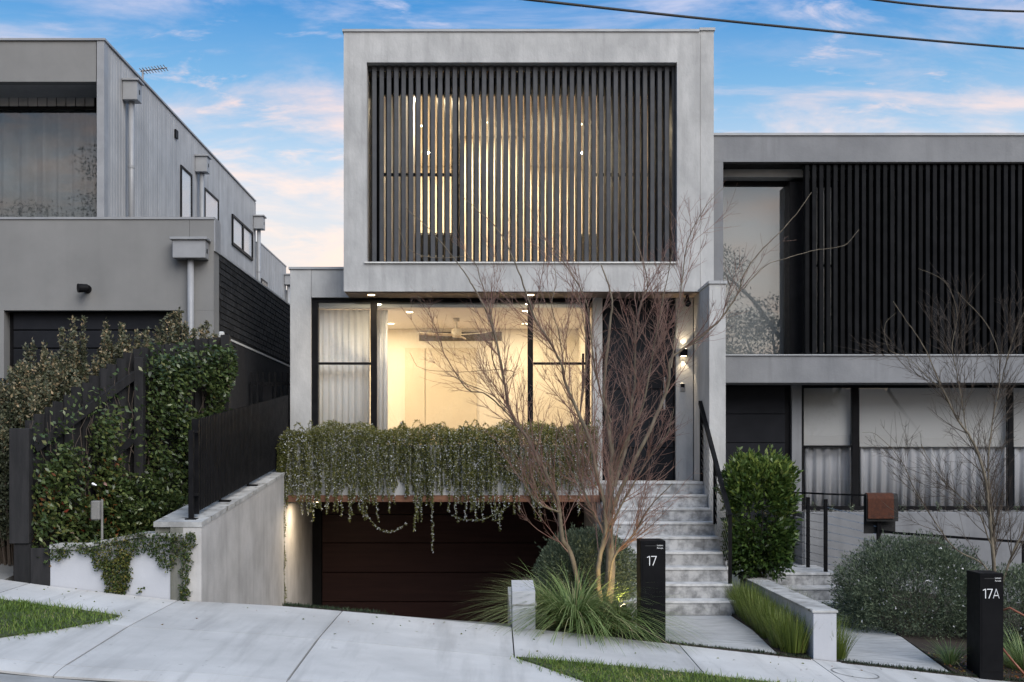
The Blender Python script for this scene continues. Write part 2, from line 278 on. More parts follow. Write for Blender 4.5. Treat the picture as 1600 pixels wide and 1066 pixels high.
class MB:
    def __init__(s): s.v = []; s.f = []
    def add(s, vs, fs):
        n = len(s.v); s.v += [tuple(p) for p in vs]; s.f += [tuple(i + n for i in q) for q in fs]; return s
    def box(s, x0, x1, y0, y1, z0, z1):
        return s.add([(x0, y0, z0), (x1, y0, z0), (x1, y1, z0), (x0, y1, z0), (x0, y0, z1), (x1, y0, z1), (x1, y1, z1), (x0, y1, z1)],
                     [(0, 3, 2, 1), (4, 5, 6, 7), (0, 1, 5, 4), (1, 2, 6, 5), (2, 3, 7, 6), (3, 0, 4, 7)])
    def cbox(s, x0, x1, y0, y1, z0, z1, c=0.006):
        """A box with chamfered edges."""
        c = min(c, (x1 - x0) * .45, (y1 - y0) * .45, (z1 - z0) * .45); V = []; idx = {}
        for i, X in enumerate((x0, x1)):
            for j, Y in enumerate((y0, y1)):
                for k, Z in enumerate((z0, z1)):
                    sx, sy, sz = (1 - 2 * i) * c, (1 - 2 * j) * c, (1 - 2 * k) * c
                    for a, p in enumerate(((X, Y + sy, Z + sz), (X + sx, Y, Z + sz), (X + sx, Y + sy, Z))):
                        idx[i, j, k, a] = len(V); V.append(p)
        Fs = []
        for i in (0, 1):
            Fs += [tuple(idx[i, j, k, 0] for j, k in ((0, 0), (1, 0), (1, 1), (0, 1))[::1 if i else -1]),
                   tuple(idx[j, i, k, 1] for j, k in ((0, 0), (0, 1), (1, 1), (1, 0))[::1 if i else -1]),
                   tuple(idx[j, k, i, 2] for j, k in ((0, 0), (1, 0), (1, 1), (0, 1))[::1 if i else -1])]
            for j in (0, 1):
                Fs += [(idx[i, j, 0, 0], idx[i, j, 1, 0], idx[i, j, 1, 1], idx[i, j, 0, 1]),
                       (idx[i, 0, j, 0], idx[i, 1, j, 0], idx[i, 1, j, 2], idx[i, 0, j, 2]),
                       (idx[0, i, j, 1], idx[1, i, j, 1], idx[1, i, j, 2], idx[0, i, j, 2])]
                for k in (0, 1): Fs.append((idx[i, j, k, 0], idx[i, j, k, 1], idx[i, j, k, 2]))
        return s.add(V, Fs)
    def prism(s, poly, axis, a, b):
        """A 2-D outline drawn out along an axis: axis y takes (x, z), axis x takes (y, z), axis z takes (x, y)."""
        P = {'y': lambda p, t: (p[0], t, p[1]), 'x': lambda p, t: (t, p[0], p[1]), 'z': lambda p, t: (p[0], p[1], t)}[axis]
        n = len(poly)
        return s.add([P(p, a) for p in poly] + [P(p, b) for p in poly],
                     [tuple(range(n)), tuple(range(2 * n - 1, n - 1, -1))] + [(i, i + n, (i + 1) % n + n, (i + 1) % n) for i in range(n)])
    def ring(s, ox0, ox1, oz0, oz1, ix0, ix1, iz0, iz1, y0, y1):
        """A rectangular frame seen from the street."""
        O = [(ox0, oz0), (ox1, oz0), (ox1, oz1), (ox0, oz1)]; I = [(ix0, iz0), (ix1, iz0), (ix1, iz1), (ix0, iz1)]
        V = [(x, y, z) for y in (y0, y1) for L in (O, I) for x, z in L]; Fs = []
        for i in range(4):
            j = (i + 1) % 4
            Fs += [(i, j, 4 + j, 4 + i), (8 + j, 8 + i, 12 + i, 12 + j), (j, i, 8 + i, 8 + j), (4 + i, 4 + j, 12 + j, 12 + i)]
        return s.add(V, Fs)
    def tube(s, pts, r, n=8, cap=True):
        pts = [Vector(p) for p in pts]; rs = r if isinstance(r, (list, tuple)) else [r] * len(pts); base = len(s.v); up = None
        for i, p in enumerate(pts):
            d = (pts[min(i + 1, len(pts) - 1)] - pts[max(i - 1, 0)]).normalized()
            if up is None: up = Vector((0, 0, 1)) if abs(d.z) < 0.9 else Vector((1, 0, 0))
            a = d.cross(up).normalized(); b = a.cross(d).normalized(); up = b
            for k in range(n):
                t = 2 * math.pi * k / n; q = p + (a * math.cos(t) + b * math.sin(t)) * rs[i]; s.v.append(tuple(q))
        for i in range(len(pts) - 1):
            for k in range(n):
                A = base + i * n + k; B = base + i * n + (k + 1) % n; s.f.append((A, B, B + n, A + n))
        if cap:
            s.f.append(tuple(range(base + n - 1, base - 1, -1))); e = base + (len(pts) - 1) * n; s.f.append(tuple(range(e, e + n)))
        return s
    def lathe(s, prof, c, n=16):
        base = len(s.v)
        for r, z in prof:
            for k in range(n):
                t = 2 * math.pi * k / n; s.v.append((c[0] + r * math.cos(t), c[1] + r * math.sin(t), c[2] + z))
        for i in range(len(prof) - 1):
            for k in range(n):
                A = base + i * n + k; B = base + i * n + (k + 1) % n; s.f.append((A, B, B + n, A + n))
        s.f.append(tuple(range(base + n - 1, base - 1, -1))); e = base + (len(prof) - 1) * n; s.f.append(tuple(range(e, e + n)))
        return s
    def bar(s, p, q, w, h):
        """A rectangular bar from p to q."""
        p, q = Vector(p), Vector(q); d = (q - p).normalized(); up = Vector((0, 0, 1)) if abs(d.z) < 0.95 else Vector((0, 1, 0))
        a = d.cross(up).normalized() * w / 2; b = a.cross(d).normalized() * h / 2
        V = [t + x * a + y * b for t in (p, q) for x, y in ((-1, -1), (1, -1), (1, 1), (-1, 1))]
        return s.add(V, [(0, 1, 2, 3), (7, 6, 5, 4), (0, 4, 5, 1), (1, 5, 6, 2), (2, 6, 7, 3), (3, 7, 4, 0)])
    def build(s, name, m, parent=None, smooth=False, kind=None):
        a = np.array(s.v); c = (a.min(0) + a.max(0)) / 2
        me = bpy.data.meshes.new(name); me.from_pydata((a - c).tolist(), [], s.f); me.update()
        import bmesh
        bm = bmesh.new(); bm.from_mesh(me); bmesh.ops.recalc_face_normals(bm, faces=bm.faces); bm.to_mesh(me); bm.free()
        if smooth:
            me.polygons.foreach_set('use_smooth', [True] * len(me.polygons)); me.update()
        o = mesh_obj(name, me, m, parent, tuple(c))
        if kind: o['kind'] = kind
        return o
def part(name, m, parent, *boxes, c=0.0, smooth=False):
    b = MB()
    for q in boxes: (b.cbox(*q, c=c) if c else b.box(*q))
    return b.build(name, m, parent, smooth)
def npmesh(name, V, quads, m, parent=None, tint=None, smooth=False, kind=None):
    """A large mesh from numpy arrays; tint is one random value for each face."""
    V = np.asarray(V, float); c = (V.min(0) + V.max(0)) / 2; Q = np.asarray(quads, np.int32); k = Q.shape[1]
    me = bpy.data.meshes.new(name); me.vertices.add(len(V)); me.vertices.foreach_set('co', (V - c).ravel())
    me.loops.add(Q.size); me.loops.foreach_set('vertex_index', Q.ravel())
    me.polygons.add(len(Q)); me.polygons.foreach_set('loop_start', np.arange(len(Q), dtype=np.int32) * k)
    if tint is not None:
        at = me.attributes.new('tint', 'FLOAT', 'FACE'); at.data.foreach_set('value', np.asarray(tint, np.float32))
    if smooth: me.polygons.foreach_set('use_smooth', [True] * len(Q))
    me.update(calc_edges=True); me.validate()
    o = mesh_obj(name, me, m, parent, tuple(c))
    if kind: o['kind'] = kind
    return o
def unit(a): return a / np.maximum(np.linalg.norm(a, axis=1, keepdims=True), 1e-9)
def leaf_geo(C, A, L, W, fold=0.25):
    """Folded diamond leaves: C base points, A directions, L lengths, W widths."""
    n = len(C); A = unit(np.asarray(A, float)); R = unit(RNG.normal(size=(n, 3))); S = unit(np.cross(A, R)); Nn = np.cross(S, A)
    L = np.broadcast_to(np.asarray(L, float), (n,))[:, None]; W = np.broadcast_to(np.asarray(W, float), (n,))[:, None]
    b = C; t = C + A * L; mid = C + A * L * 0.45 + Nn * W * fold
    V = np.stack([b, mid + S * W / 2, t, mid - S * W / 2], 1).reshape(-1, 3)
    return V, np.arange(n * 4).reshape(n, 4)
def leaves(name, C, A, L, W, tint, m, parent=None, kind='stuff', fold=0.25):
    V, Q = leaf_geo(C, A, L, W, fold); return npmesh(name, V, Q, m, parent, tint, kind=kind)
def blade_geo(B, D, L, W, bend, seg=4):
    """Curved grass blades: B roots, D start directions, bend is how far gravity pulls the tip down."""
    n = len(B); D = unit(np.asarray(D, float)); H = D.copy(); H[:, 2] = 0; H = unit(H + 1e-6)
    S = unit(np.cross(H, np.array([0, 0, 1.0]))); L = np.broadcast_to(L, (n,))[:, None]; W = np.broadcast_to(W, (n,))[:, None]; bend = np.broadcast_to(bend, (n,))[:, None]
    rows = []
    for i in range(seg + 1):
        t = i / seg; p = B + D * L * t + H * L * bend * 0.55 * t * t; p[:, 2] -= (L * bend * t * t * 0.8)[:, 0]
        w = W * (1 - t) ** 0.7 / 2 + 0.0004; rows += [p - S * w, p + S * w]
    V = np.stack(rows, 1).reshape(-1, 3); k = 2 * (seg + 1); o = (np.arange(n) * k)[:, None]
    Q = np.concatenate([o + np.array([2 * i, 2 * i + 1, 2 * i + 3, 2 * i + 2]) for i in range(seg)], 1).reshape(-1, 4)
    return V, Q
def blades(name, B, D, L, W, bend, tint, m, parent=None, seg=4, kind='stuff'):
    V, Q = blade_geo(B, D, L, W, bend, seg); return npmesh(name, V, Q, m, parent, np.repeat(tint, seg), kind=kind)
def tubes_geo(lines, sides):
    """Many tapered twigs: each line is (points Nx3, radii N)."""
    VV = []; QQ = []; off = 0
    for P, R in lines:
        P = np.asarray(P); n = len(P); T = np.gradient(P, axis=0); T = unit(T)
        ref = np.array([0.31, 0.82, 0.47]); a = unit(np.cross(T, ref[None])); b = np.cross(a, T)
        th = np.arange(sides) * 2 * math.pi / sides
        ringv = P[:, None, :] + (a[:, None, :] * np.cos(th)[None, :, None] + b[:, None, :] * np.sin(th)[None, :, None]) * np.asarray(R)[:, None, None]
        VV.append(ringv.reshape(-1, 3)); i = np.arange(n - 1)[:, None] * sides; k = np.arange(sides)[None]; k2 = (k + 1) % sides
        QQ.append(np.stack([i + k, i + k2, i + sides + k2, i + sides + k], -1).reshape(-1, 4) + off); off += n * sides
    return np.concatenate(VV), np.concatenate(QQ)
def text_mesh(body, size):
    cu = bpy.data.curves.new('lettering', 'FONT'); cu.body = body; cu.size = size; cu.extrude = 0.0006; cu.resolution_u = 3
    ob = bpy.data.objects.new('lettering', cu); COL.objects.link(ob); bpy.context.view_layer.update()
    me = bpy.data.meshes.new_from_object(ob.evaluated_get(bpy.context.evaluated_depsgraph_get()))
    bpy.data.objects.remove(ob); me.materials.clear(); return me
# ================================================================== THE SETTING
YB = 11.8                                     # property line
_zx = [-60, -30, -6.0, -4.84, -4.34, -3.12, -2.09, -0.97, 0.16, 1.4, 3.09, 5.0, 8.0, 30, 60]
_zz = [-2.9 + 2.6, -0.6, -1.06, -1.18, -1.25, -1.386, -1.442, -1.536, -1.648, -1.77, -1.96, -2.17, -2.5, -3.3, -3.4]
def zb(x): return float(np.interp(x, _zx, _zz))
def zpath(x, y):
    z = zb(x) - 0.02 * (YB - max(y, 10.2))
    if y < 10.2: z -= 0.05 * (10.2 - y)
    return z
def sheet(x0, x1, y0, y1, zf, nx, ny, th=0.1, rag=0.0):
    """A slab whose top follows zf, with a skirt."""
    b = MB(); V = []; n1 = nx + 1
    for lvl in (0, 1):
        for j in range(ny + 1):
            for i in range(nx + 1):
                x = x0 + (x1 - x0) * i / nx; y = y0 + (y1 - y0) * j / ny; V.append((x, y, zf(x, y) - lvl * th))
    N = n1 * (ny + 1); Fs = []
    for j in range(ny):
        for i in range(nx):
            a = j * n1 + i; Fs += [(a, a + 1, a + n1 + 1, a + n1), (N + a, N + a + n1, N + a + n1 + 1, N + a + 1)]
    for i in range(nx):
        a = i; c = ny * n1 + i; Fs += [(a, N + a, N + a + 1, a + 1), (c + 1, N + c + 1, N + c, c)]
    for j in range(ny):
        a = j * n1; c = a + nx; Fs += [(a + n1, N + a + n1, N + a, a), (c, N + c, N + c + n1, c + n1)]
    return b.add(V, Fs)
def gfun(x, y): return zb(max(-30, min(30, x))) - 0.75 if y > 7.5 else zpath(max(-30, min(30, x)), 8.0) - 0.5
def grid(xs, ys, zf):
    V = [(x, y, zf(x, y)) for y in ys for x in xs]; n = len(xs)
    return MB().add(V, [(j * n + i, j * n + i + 1, (j + 1) * n + i + 1, (j + 1) * n + i) for j in range(len(ys) - 1) for i in range(n - 1)])
XS = [-400, -60, -30, -12, -8, -5, -3, -1, 1, 3, 5, 8, 14, 30, 60, 400]
def low(x, y): return min(gfun(x, y), -3.6 if -3.2 < x < 3.4 and 11 < y < 30 else 9)
tag(grid(XS, [-400, -40, -10, 0, 8, 11.4, 20, 40, 100, 400], lambda x, y: gfun(x, y) - (1.6 if 9 < y < 25 else 0.05)).build('ground', 'ground'), kind='structure')
tag(sheet(-60, 60, -1.5, 8.05, lambda x, y: zpath(x, 8.2) - 0.055, 48, 4, 0.2).build('road', 'asphalt'), kind='structure')
tag(sheet(-40, 40, 8.054, 8.42, lambda x, y: zpath(x, 8.4) - 0.05 + 0.012 * (y - 8.05) / 0.37, 64, 1, 0.15).build('gutter', 'kerb'), kind='structure')
tag(sheet(-40, 40, -5.5, -1.504, lambda x, y: zpath(x, 8.2) + 0.08, 48, 1, 0.3).build('far_verge', 'ground'), kind='structure')
bed = tag(sheet(-9.5, 9.5, 8.44, YB, lambda x, y: zpath(x, y) - 0.035, 48, 5, 0.25).build('footpath', 'joint'), kind='structure')
jx = [-9.2, -7.6, -6.05, -4.55, -3.10, -1.50, 0.155, 1.78, 3.08, 4.6, 6.2, 7.8, 9.4]
for a, b_ in zip(jx[:-1], jx[1:]):
    sheet(a + 0.006, b_ - 0.006, 10.2, YB - 0.002, zpath, 6, 3, 0.09).build('paving_slab', 'footpath', bed, smooth=False)
for a, b_ in ((-9.2, -6.05), (-6.05, -3.10), (-3.10, -1.50), (-1.50, 0.9), (0.9, 3.1), (3.1, 6.2), (6.2, 9.4)):
    sheet(a + 0.009, b_ - 0.009, 8.72, 10.192, zpath, 6, 4, 0.09).build('crossover_slab', 'footpath', bed)
    sheet(a + 0.004, b_ - 0.004, 8.47, 8.714, lambda x, y: zpath(x, y) - 0.02 * (1 - (y - 8.47) / 0.244) ** 2, 6, 3, 0.09).build('kerb_slab', 'footpath', bed)
# private ground: driveway ramp, garden beds and the neighbours' drives
def ramp(x, y): t = (y - YB) / 6.9; return zb(x) * max(0, 1 - 3 * t) + min(1, 3 * t) * (-1.55) - 1.45 * t ** 1.2 - 0.004
tag(sheet(-2.87, 0.15, YB + 0.002, 18.9, ramp, 6, 14, 0.2).build('driveway_ramp', 'ramp'), kind='structure')
tag(sheet(0.36, 1.47, YB + 0.003, 16.5, lambda x, y: zb(x) - 0.012 + 0.012 * (y - YB), 4, 6, 0.6).build('garden_bed', 'soil'), kind='structure')
tag(sheet(2.78, 3.39, YB + 0.003, 16.0, lambda x, y: zb(x) + 0.0 + 0.04 * (y - YB), 3, 6, 0.6).build('garden_strip', 'soil'), kind='structure')
tag(sheet(4.48, 9.0, YB + 0.003, 16.68, lambda x, y: zb(x) + 0.02 + 0.08 * (y - YB), 6, 6, 0.6).build('garden_bed', 'soil'), kind='structure')
tag(sheet(-9.0, -4.8, YB + 0.003, 16.2, lambda x, y: zb(x) + 0.09 * (y - YB), 6, 6, 0.8).build('neighbour_driveway', 'ramp'), kind='structure')
tag(sheet(-4.796, -3.36, YB + 0.22, 16.0, lambda x, y: -1.05 + 0.1 * (y - YB), 4, 6, 0.8).build('garden_bed', 'soil'), kind='structure')

# ================================================================== HOUSE 17
H = thing('townhouse', 'light grey rendered two storey house with vertical slat screen over a brown garage', 'house', (0, 17.5, -0.32))
BX0, BX1, PX1 = -2.128, 2.852, 3.045; BZ0, BZ1 = 2.329, 5.955; BY = 16.9
OX0, OX1, OZ0, OZ1 = -1.806, 2.53, 2.736, 5.53
MB().ring(BX0, BX1, BZ0, BZ1, OX0, OX1, OZ0, OZ1, BY, 17.6).build('upper_wall', 'render_light', H)
part('side_wall', 'render_light', H, (BX0, BX0 + 0.25, 17.602, 28, BZ0, BZ1), (BX0 + 0.252, BX1, 27.7, 28, BZ0, BZ1))
part('roof', 'flashing', H, (BX0 + 0.252, BX1, 17.602, 27.698, 5.62, 5.8))
part('floor_slab', 'soffit_lining', H, (BX0 + 0.252, BX1, 17.602, 27.698, 2.35, 2.6))
part('soffit', 'soffit_lining', H, (BX0 + 0.02, BX1 - 0.002, BY + 0.05, 17.5, 2.318, 2.3285))
part('party_wall', 'render_light', H, (BX1 + 0.006, PX1, BY + 0.012, 28, -3.2, 5.975))
part('parapet_cap', 'flashing', H, (BX0 - 0.018, BX1 - 0.01, BY - 0.02, 28, 5.957, 5.99), (BX1 - 0.006, PX1 + 0.018, BY - 0.008, 28, 5.977, 6.015))
part('opening_sill', 'plastic_white', H, (OX0 - 0.03, OX1 + 0.006, BY - 0.03, 17.0, OZ0 - 0.016, OZ0 + 0.004))
part('nib_wall', 'render_light', H, (PX1 - 0.205, PX1 + 0.012, 16.1, BY + 0.008, -3.0, 2.318))
part('nib_cap', 'flashing', H, (PX1 - 0.218, PX1 + 0.03, 16.08, BY - 0.002, 2.32, 2.36))
# slat screen
SS = part('slat_screen', 'slat_charcoal', H, (OX0 + 0.004, OX1 - 0.004, 17.06, 17.12, OZ1 - 0.07, OZ1 - 0.004), (OX0 + 0.004, OX1 - 0.004, 17.06, 17.12, OZ0 + 0.006, OZ0 + 0.04))
s0 = MB().cbox(-0.032, 0.032, 17.02, 17.15, OZ0 + 0.012, OZ1 - 0.012, c=0.004).build('slat', 'slat_charcoal', SS); s0.rotation_euler.z = math.radians(11)
ns = 42; sx = [gx(584, 17.05) + (gx(1052, 17.05) - gx(584, 17.05)) * i / (ns - 1) for i in range(ns)]
sl = s0.location.copy(); s0.location.x = sx[0]; WLOC[s0.name] = s0.location.copy()
for i in range(1, ns):
    dup(s0, (sx[i], sl.y, sl.z), SS)
# upper room and its window
WY = 17.62
uw = MB().ring(OX0 - 0.1, OX1 + 0.1, OZ0 - 0.1, OZ1 + 0.05, OX0 + 0.12, OX1 - 0.06, OZ0 + 0.04, 5.30, WY, WY + 0.1)
for px in (712, 926): uw.box(gx(px, WY) - 0.045, gx(px, WY) + 0.045, WY + 0.002, WY + 0.098, OZ0 + 0.041, 5.299)
for a, b_ in ((592, 707), (931, 1050)): uw.box(gx(a, WY), gx(b_, WY), WY + 0.02, WY + 0.08, gz(274, WY), gz(270, WY))
UW = uw.build('window', 'frame_black', H)
for a, b_ in ((590, 707), (717, 921), (931, 1052)): part('pane', 'glass_clear', UW, (gx(a, WY), gx(b_, WY), WY + 0.045, WY + 0.051, OZ0 + 0.05, 5.295))
part('room_wall', 'room_cream', H, (-1.875, BX1 - 0.02, 22.6, 22.7, 2.62, 5.6), (-1.874, -1.79, 17.73, 22.59, 2.62, 5.6))
part('room_panelling', 'room_timber', H, (2.3, 2.40, 17.73, 22.59, 2.62, 5.44), (1.95, 2.298, 19.0, 19.3, 2.62, 5.44))
part('room_ceiling', 'room_white', H, (-1.78, 2.3, 17.73, 22.59, 5.45, 5.5))
part('room_floor', 'room_timber', H, (-1.78, 2.3, 17.73, 22.59, 2.62, 2.66))
part('room_partition', 'room_cream', H, (gx(720, 20.5), gx(826, 20.5), 20.5, 20.6, 2.67, 5.44))
def lampspot(loc, power, col=(1.0, 0.79, 0.53), size=0.14, name='downlight_lamp', aim=None, typ='AREA'):
    l = bpy.data.lights.new(name, typ); l.energy = power; l.color = col
    if typ == 'AREA': l.shape = 'DISK'; l.size = size
    else: l.shadow_soft_size = size
    o = bpy.data.objects.new(name, l); COL.objects.link(o); o.location = loc
    if aim is not None: o.rotation_euler = (Vector(aim) - Vector(loc)).to_track_quat('-Z', 'Y').to_euler()
    return o
def downlight(x, y, z, parent, power, r=0.05, glow='lamp_warm'):
    MB().lathe([(r + 0.012, 0), (r + 0.012, -0.006), (r, -0.008)], (x, y, z), 20).build('downlight_rim', 'plastic_white', parent)
    MB().lathe([(r, -0.009), (r * 0.98, -0.013)], (x, y, z), 20).build('downlight', glow, parent)
    if power: lampspot((x, y, z - 0.02), power, size=r * 2)
for px, py in ((655, 146), (667, 238), (908, 238)):
    Y = 5.45 * F / (VY - py); downlight(gx(px, Y), Y, 5.45, H, 30, 0.06, 'lamp_hot')
for x, y in ((-0.1, 19.6), (1.4, 19.7), (0.3, 21.8), (-1.2, 19.8)): downlight(x, y, 5.45, H, 46, 0.05, 'lamp_warm')
# ground floor wing
part('wing_wall', 'render_light', H, (-2.98, -2.676, 17.5, 28, -0.62, 2.73), c=0.004)
part('lintel_wall', 'render_light', H, (-2.672, BX0 + 0.3, 17.503, 17.9, 2.324, 2.73), c=0.003)
part('wing_cap', 'flashing', H, (-3.0, BX0 - 0.004, 17.48, 28, 2.732, 2.765))
part('wing_roof', 'flashing', H, (-2.67, BX0 - 0.004, 17.9, 28, 2.4, 2.6))
GY = 17.55; GZ0, GZ1 = -0.32, 2.316
gw = MB().box(-2.67, gx(926, GY), GY, GY + 0.12, gz(472, GY), GZ1).box(-2.67, gx(926, GY), GY, GY + 0.12, GZ0, GZ0 + 0.06)
for a, b_ in ((487, 496.5), (579, 588.5), (824.5, 833), (915, 922)): gw.box(gx(a, GY), gx(b_, GY), GY + 0.003, GY + 0.117, GZ0 + 0.061, gz(472, GY) - 0.001)
for a, b_ in ((497, 579), (833.5, 915)): gw.box(gx(a, GY), gx(b_, GY), GY + 0.02, GY + 0.1, gz(569.5, GY), gz(566, GY))
GW = gw.build('window', 'frame_black', H)
part('window_handle', 'frame_black', GW, (gx(909, GY), gx(912.5, GY), GY - 0.05, GY - 0.03, gz(612, GY), gz(553, GY)))
for a, b_ in ((497, 579), (589, 824), (833.5, 914.5)):
    part('pane', 'glass_clear', GW, (gx(a, GY), gx(b_, GY), GY + 0.055, GY + 0.061, GZ0 + 0.062, gz(472, GY) - 0.002))
RB = 20.6
part('room_wall', 'room_cream', H, (-2.66, 1.45, RB, RB + 0.1, -0.36, 2.3), (-2.67, -2.6, 17.68, RB - 0.002, -0.36, 2.3), (1.40, 1.47, 17.68, RB - 0.002, -0.36, 2.3))
part('room_ceiling', 'room_white', H, (-2.598, 1.398, 17.68, RB - 0.002, 2.20, 2.30))
part('room_floor', 'room_timber', H, (-2.598, 1.398, 17.68, RB - 0.002, -0.36, -0.33))
JN = part('wardrobe', 'joinery', H, (gx(633, RB), gx(664, RB), RB - 0.035, RB - 0.002, -0.33, gz(544, RB)), (gx(665, RB), gx(745, RB), RB - 0.035, RB - 0.002, -0.33, gz(544, RB)), c=0.004)
for px, py in ((611, 505), (820, 505), (821, 481), (640, 487), (560, 495)):
    Y = 2.2 * F / (VY - py); Y = max(Y, 18.0); downlight(gx(px, Y), min(Y, 20.3), 2.2, H, 23)
# entry: wall nib, door, lamp wall
part('entry_wall', 'render_light', H, (gx(926, 17.5), 1.535, 17.46, 17.8, -0.33, 2.316), (2.60, PX1 - 0.2, 17.46, 17.8, -0.33, 2.316))
DR = part('entry_door', 'frame_black', H, (1.537, 2.598, 17.56, 17.62, -0.33, 2.316))
dz = [-0.32, gz(700, 17.5), gz(608, 17.5), gz(515, 17.5), 2.31]
for a, b_ in zip(dz[:-1], dz[1:]): part('door_panel', 'door_black', DR, (1.57, 2.565, 17.53, 17.558, a + 0.006, b_ - 0.006), c=0.004)
part('door_handle', 'stainless', DR, (2.42, 2.445, 17.47, 17.495, gz(640, 17.5), gz(590, 17.5)), (2.425, 2.44, 17.495, 17.53, gz(600, 17.5), gz(597, 17.5)))
for px in (580, 829): downlight(gx(px, 17.1), 17.12, 2.318, H, 9, 0.05)
part('base_wall', 'render_light', H, (-2.67, 1.39, 17.31, 17.62, -0.62, -0.331))
part('basement', 'room_dark', H, (-2.98, 2.84, 19.1, 27.9, -3.4, -0.63))
# planter beam over the garage
part('planter_box', 'render_light', H, (-2.97, 1.40, 16.5, 16.6, -0.505, 0.18), (-2.97, 1.40, 17.2, 17.305, -0.505, 0.18), (-2.97, -2.87, 16.602, 17.198, -0.505, 0.18), (1.30, 1.40, 16.602, 17.198, -0.505, 0.18))
part('planter_soil', 'soil', H, (-2.868, 1.298, 16.602, 17.198, -0.3, 0.12))
part('planter_fascia', 'rust_timber', H, (-2.86, 1.41, 16.48, 16.56, -0.598, -0.507), c=0.004)
part('garage_soffit', 'soffit_lining', H, (-2.86, 1.40, 16.562, 19.0, -0.60, -0.52))
part('garage_side_wall', 'concrete_wall', H, (-3.1, -2.872, 16.42, 19.2, -3.3, -0.508)); part('garage_side_wall', 'concrete_wall', H, (1.38, 1.58, 16.51, 19.2, -3.3, -0.601))
GD = part('garage_door', 'frame_black', H, (-2.872, 1.378, 18.95, 19.0, -3.25, -0.603), (-2.872, -2.73, 18.9, 18.949, -3.25, -0.603))
gd = [gz(p, 18.9) for p in (1020, 986, 940.5, 894.5, 848.5, 804, 760)]
for a, b_ in zip(gd[:-1], gd[1:]): part('door_panel', 'door_brown', GD, (-2.715, 1.37, 18.905, 18.948, a + 0.005, b_ - 0.005), c=0.004)
downlight(-2.5, 16.85, -0.601, H, 12, 0.045)

# entry steps
ST = thing('entry_steps', 'grey stone steps climbing beside the bare tree to the dark entry door', 'steps', (2.1, 14.2, -1.85))
Y0, TR, RS = 16.5, 0.284, 0.170; SL, SR = 1.42, 2.85
part('landing_slab', 'stone_tread', ST, (SL, SR - 0.02, Y0, 17.455, -0.352, -0.32), c=0.003)
for n in range(9):
    y = Y0 - TR * n; z = -0.32 - RS * n
    if n: part('tread', 'stone_tread', ST, (SL, SR - 0.012 * (n % 3), y, y + TR + 0.012, z - 0.03, z), c=0.003)
    cut = SR - (0.10 if n % 2 else 0.22) - (0.3 if n == 0 else 0)
    zb_ = z - RS + 0.0005
    part('riser', 'stone_step', ST, (SL, cut - 0.001, y + 0.012, y + 0.04, zb_, z - 0.031)); part('riser', 'stone_step', ST, (cut + 0.001, SR - 0.014 * (n % 2) - 0.004, y + 0.0125, y + 0.04, zb_, z - 0.031))
sc = MB()
for n in range(9): sc.box(SL + 0.02, SR - 0.04, Y0 - TR * n + 0.041, 17.4, -0.32 - RS * (n + 1) + 0.001, -0.32 - RS * n - 0.033)
sc.build('step_core', 'concrete_stain', ST)
PTH = tag(sheet(1.46, 2.76, YB + 0.002, Y0 - 8 * TR + 0.01, lambda x, y: zb(x) + (-1.85 - zb(x)) * min(1, (y - YB) / 1.2) - 0.006, 8, 6, 0.12).build('stone_path', 'joint'), kind='structure')
for k in range(4):
    ya = YB + 0.004 + k * 0.605
    sheet(1.462, 2.758, ya, ya + 0.602, lambda x, y: zb(x) + (-1.85 - zb(x)) * min(1, (y - YB) / 1.2), 8, 3, 0.02).build('path_paver', 'stone_path', PTH)

# ================================================================== HOUSE 17A
A = thing('dark_townhouse', 'darker grey two storey house with black slat screen and white curtained windows', 'house', (5.6, 17.0, -1.5))
AY = 17.0; AX0, AX1 = 3.05, 9.0
AZ1 = gz(212, AY); AZs = gz(253, AY); AZ2 = gz(556, AY); AZ3 = gz(598, AY)
part('parapet_wall', 'render_mid', A, (AX0, AX1, AY, AY + 0.35, AZs, AZ1))
part('parapet_cap', 'flashing', A, (AX0 - 0.002, AX1 + 0.02, AY - 0.02, AY + 0.37, AZ1 + 0.001, AZ1 + 0.034))
part('end_column', 'render_mid', A, (AX0, gx(1130, AY), AY + 0.001, AY + 0.6, AZ2, AZs - 0.001))
part('floor_band', 'render_mid', A, (AX0, AX1, AY - 0.003, AY + 0.55, AZ3, AZ2))
part('band_cap', 'flashing', A, (AX0, AX1, AY - 0.025, AY + 0.12, AZ2 + 0.001, AZ2 + 0.018))
part('soffit', 'frame_black', A, (gx(1130, AY) + 0.002, AX1, AY + 0.01, 17.7, AZs - 0.02, AZs - 0.002))
part('roof', 'flashing', A, (AX0, AX1, AY + 0.352, 27, AZ1 - 0.5, AZ1 - 0.3))
AW = 17.6
aw = MB().box(gx(1130, AY) + 0.002, AX1, AW, AW + 0.1, gz(290, AW), AZs - 0.021).box(gx(1130, AY) + 0.002, AX1, AW, AW + 0.1, AZ2 - 0.02, AZ2 + 0.05)
aw.box(gx(1227, AW), gx(1262, AW), AW - 0.25, AW + 0.099, AZ2 + 0.051, gz(290, AW) - 0.001)
for px in (1400, 1545): aw.box(gx(px, AW), gx(px + 8, AW), AW, AW + 0.099, AZ2 + 0.051, gz(290, AW) - 0.001)
aw.box(gx(1262, AW), gx(1400, AW) - 0.001, AW + 0.02, AW + 0.08, gz(416, AW), gz(413, AW))
AWo = aw.build('window', 'frame_black', A)
part('pane', 'glass_mirror', AWo, (gx(1130, AY) + 0.01, gx(1227, AW) - 0.001, AW + 0.05, AW + 0.056, AZ2 + 0.052, gz(290, AW) - 0.002))
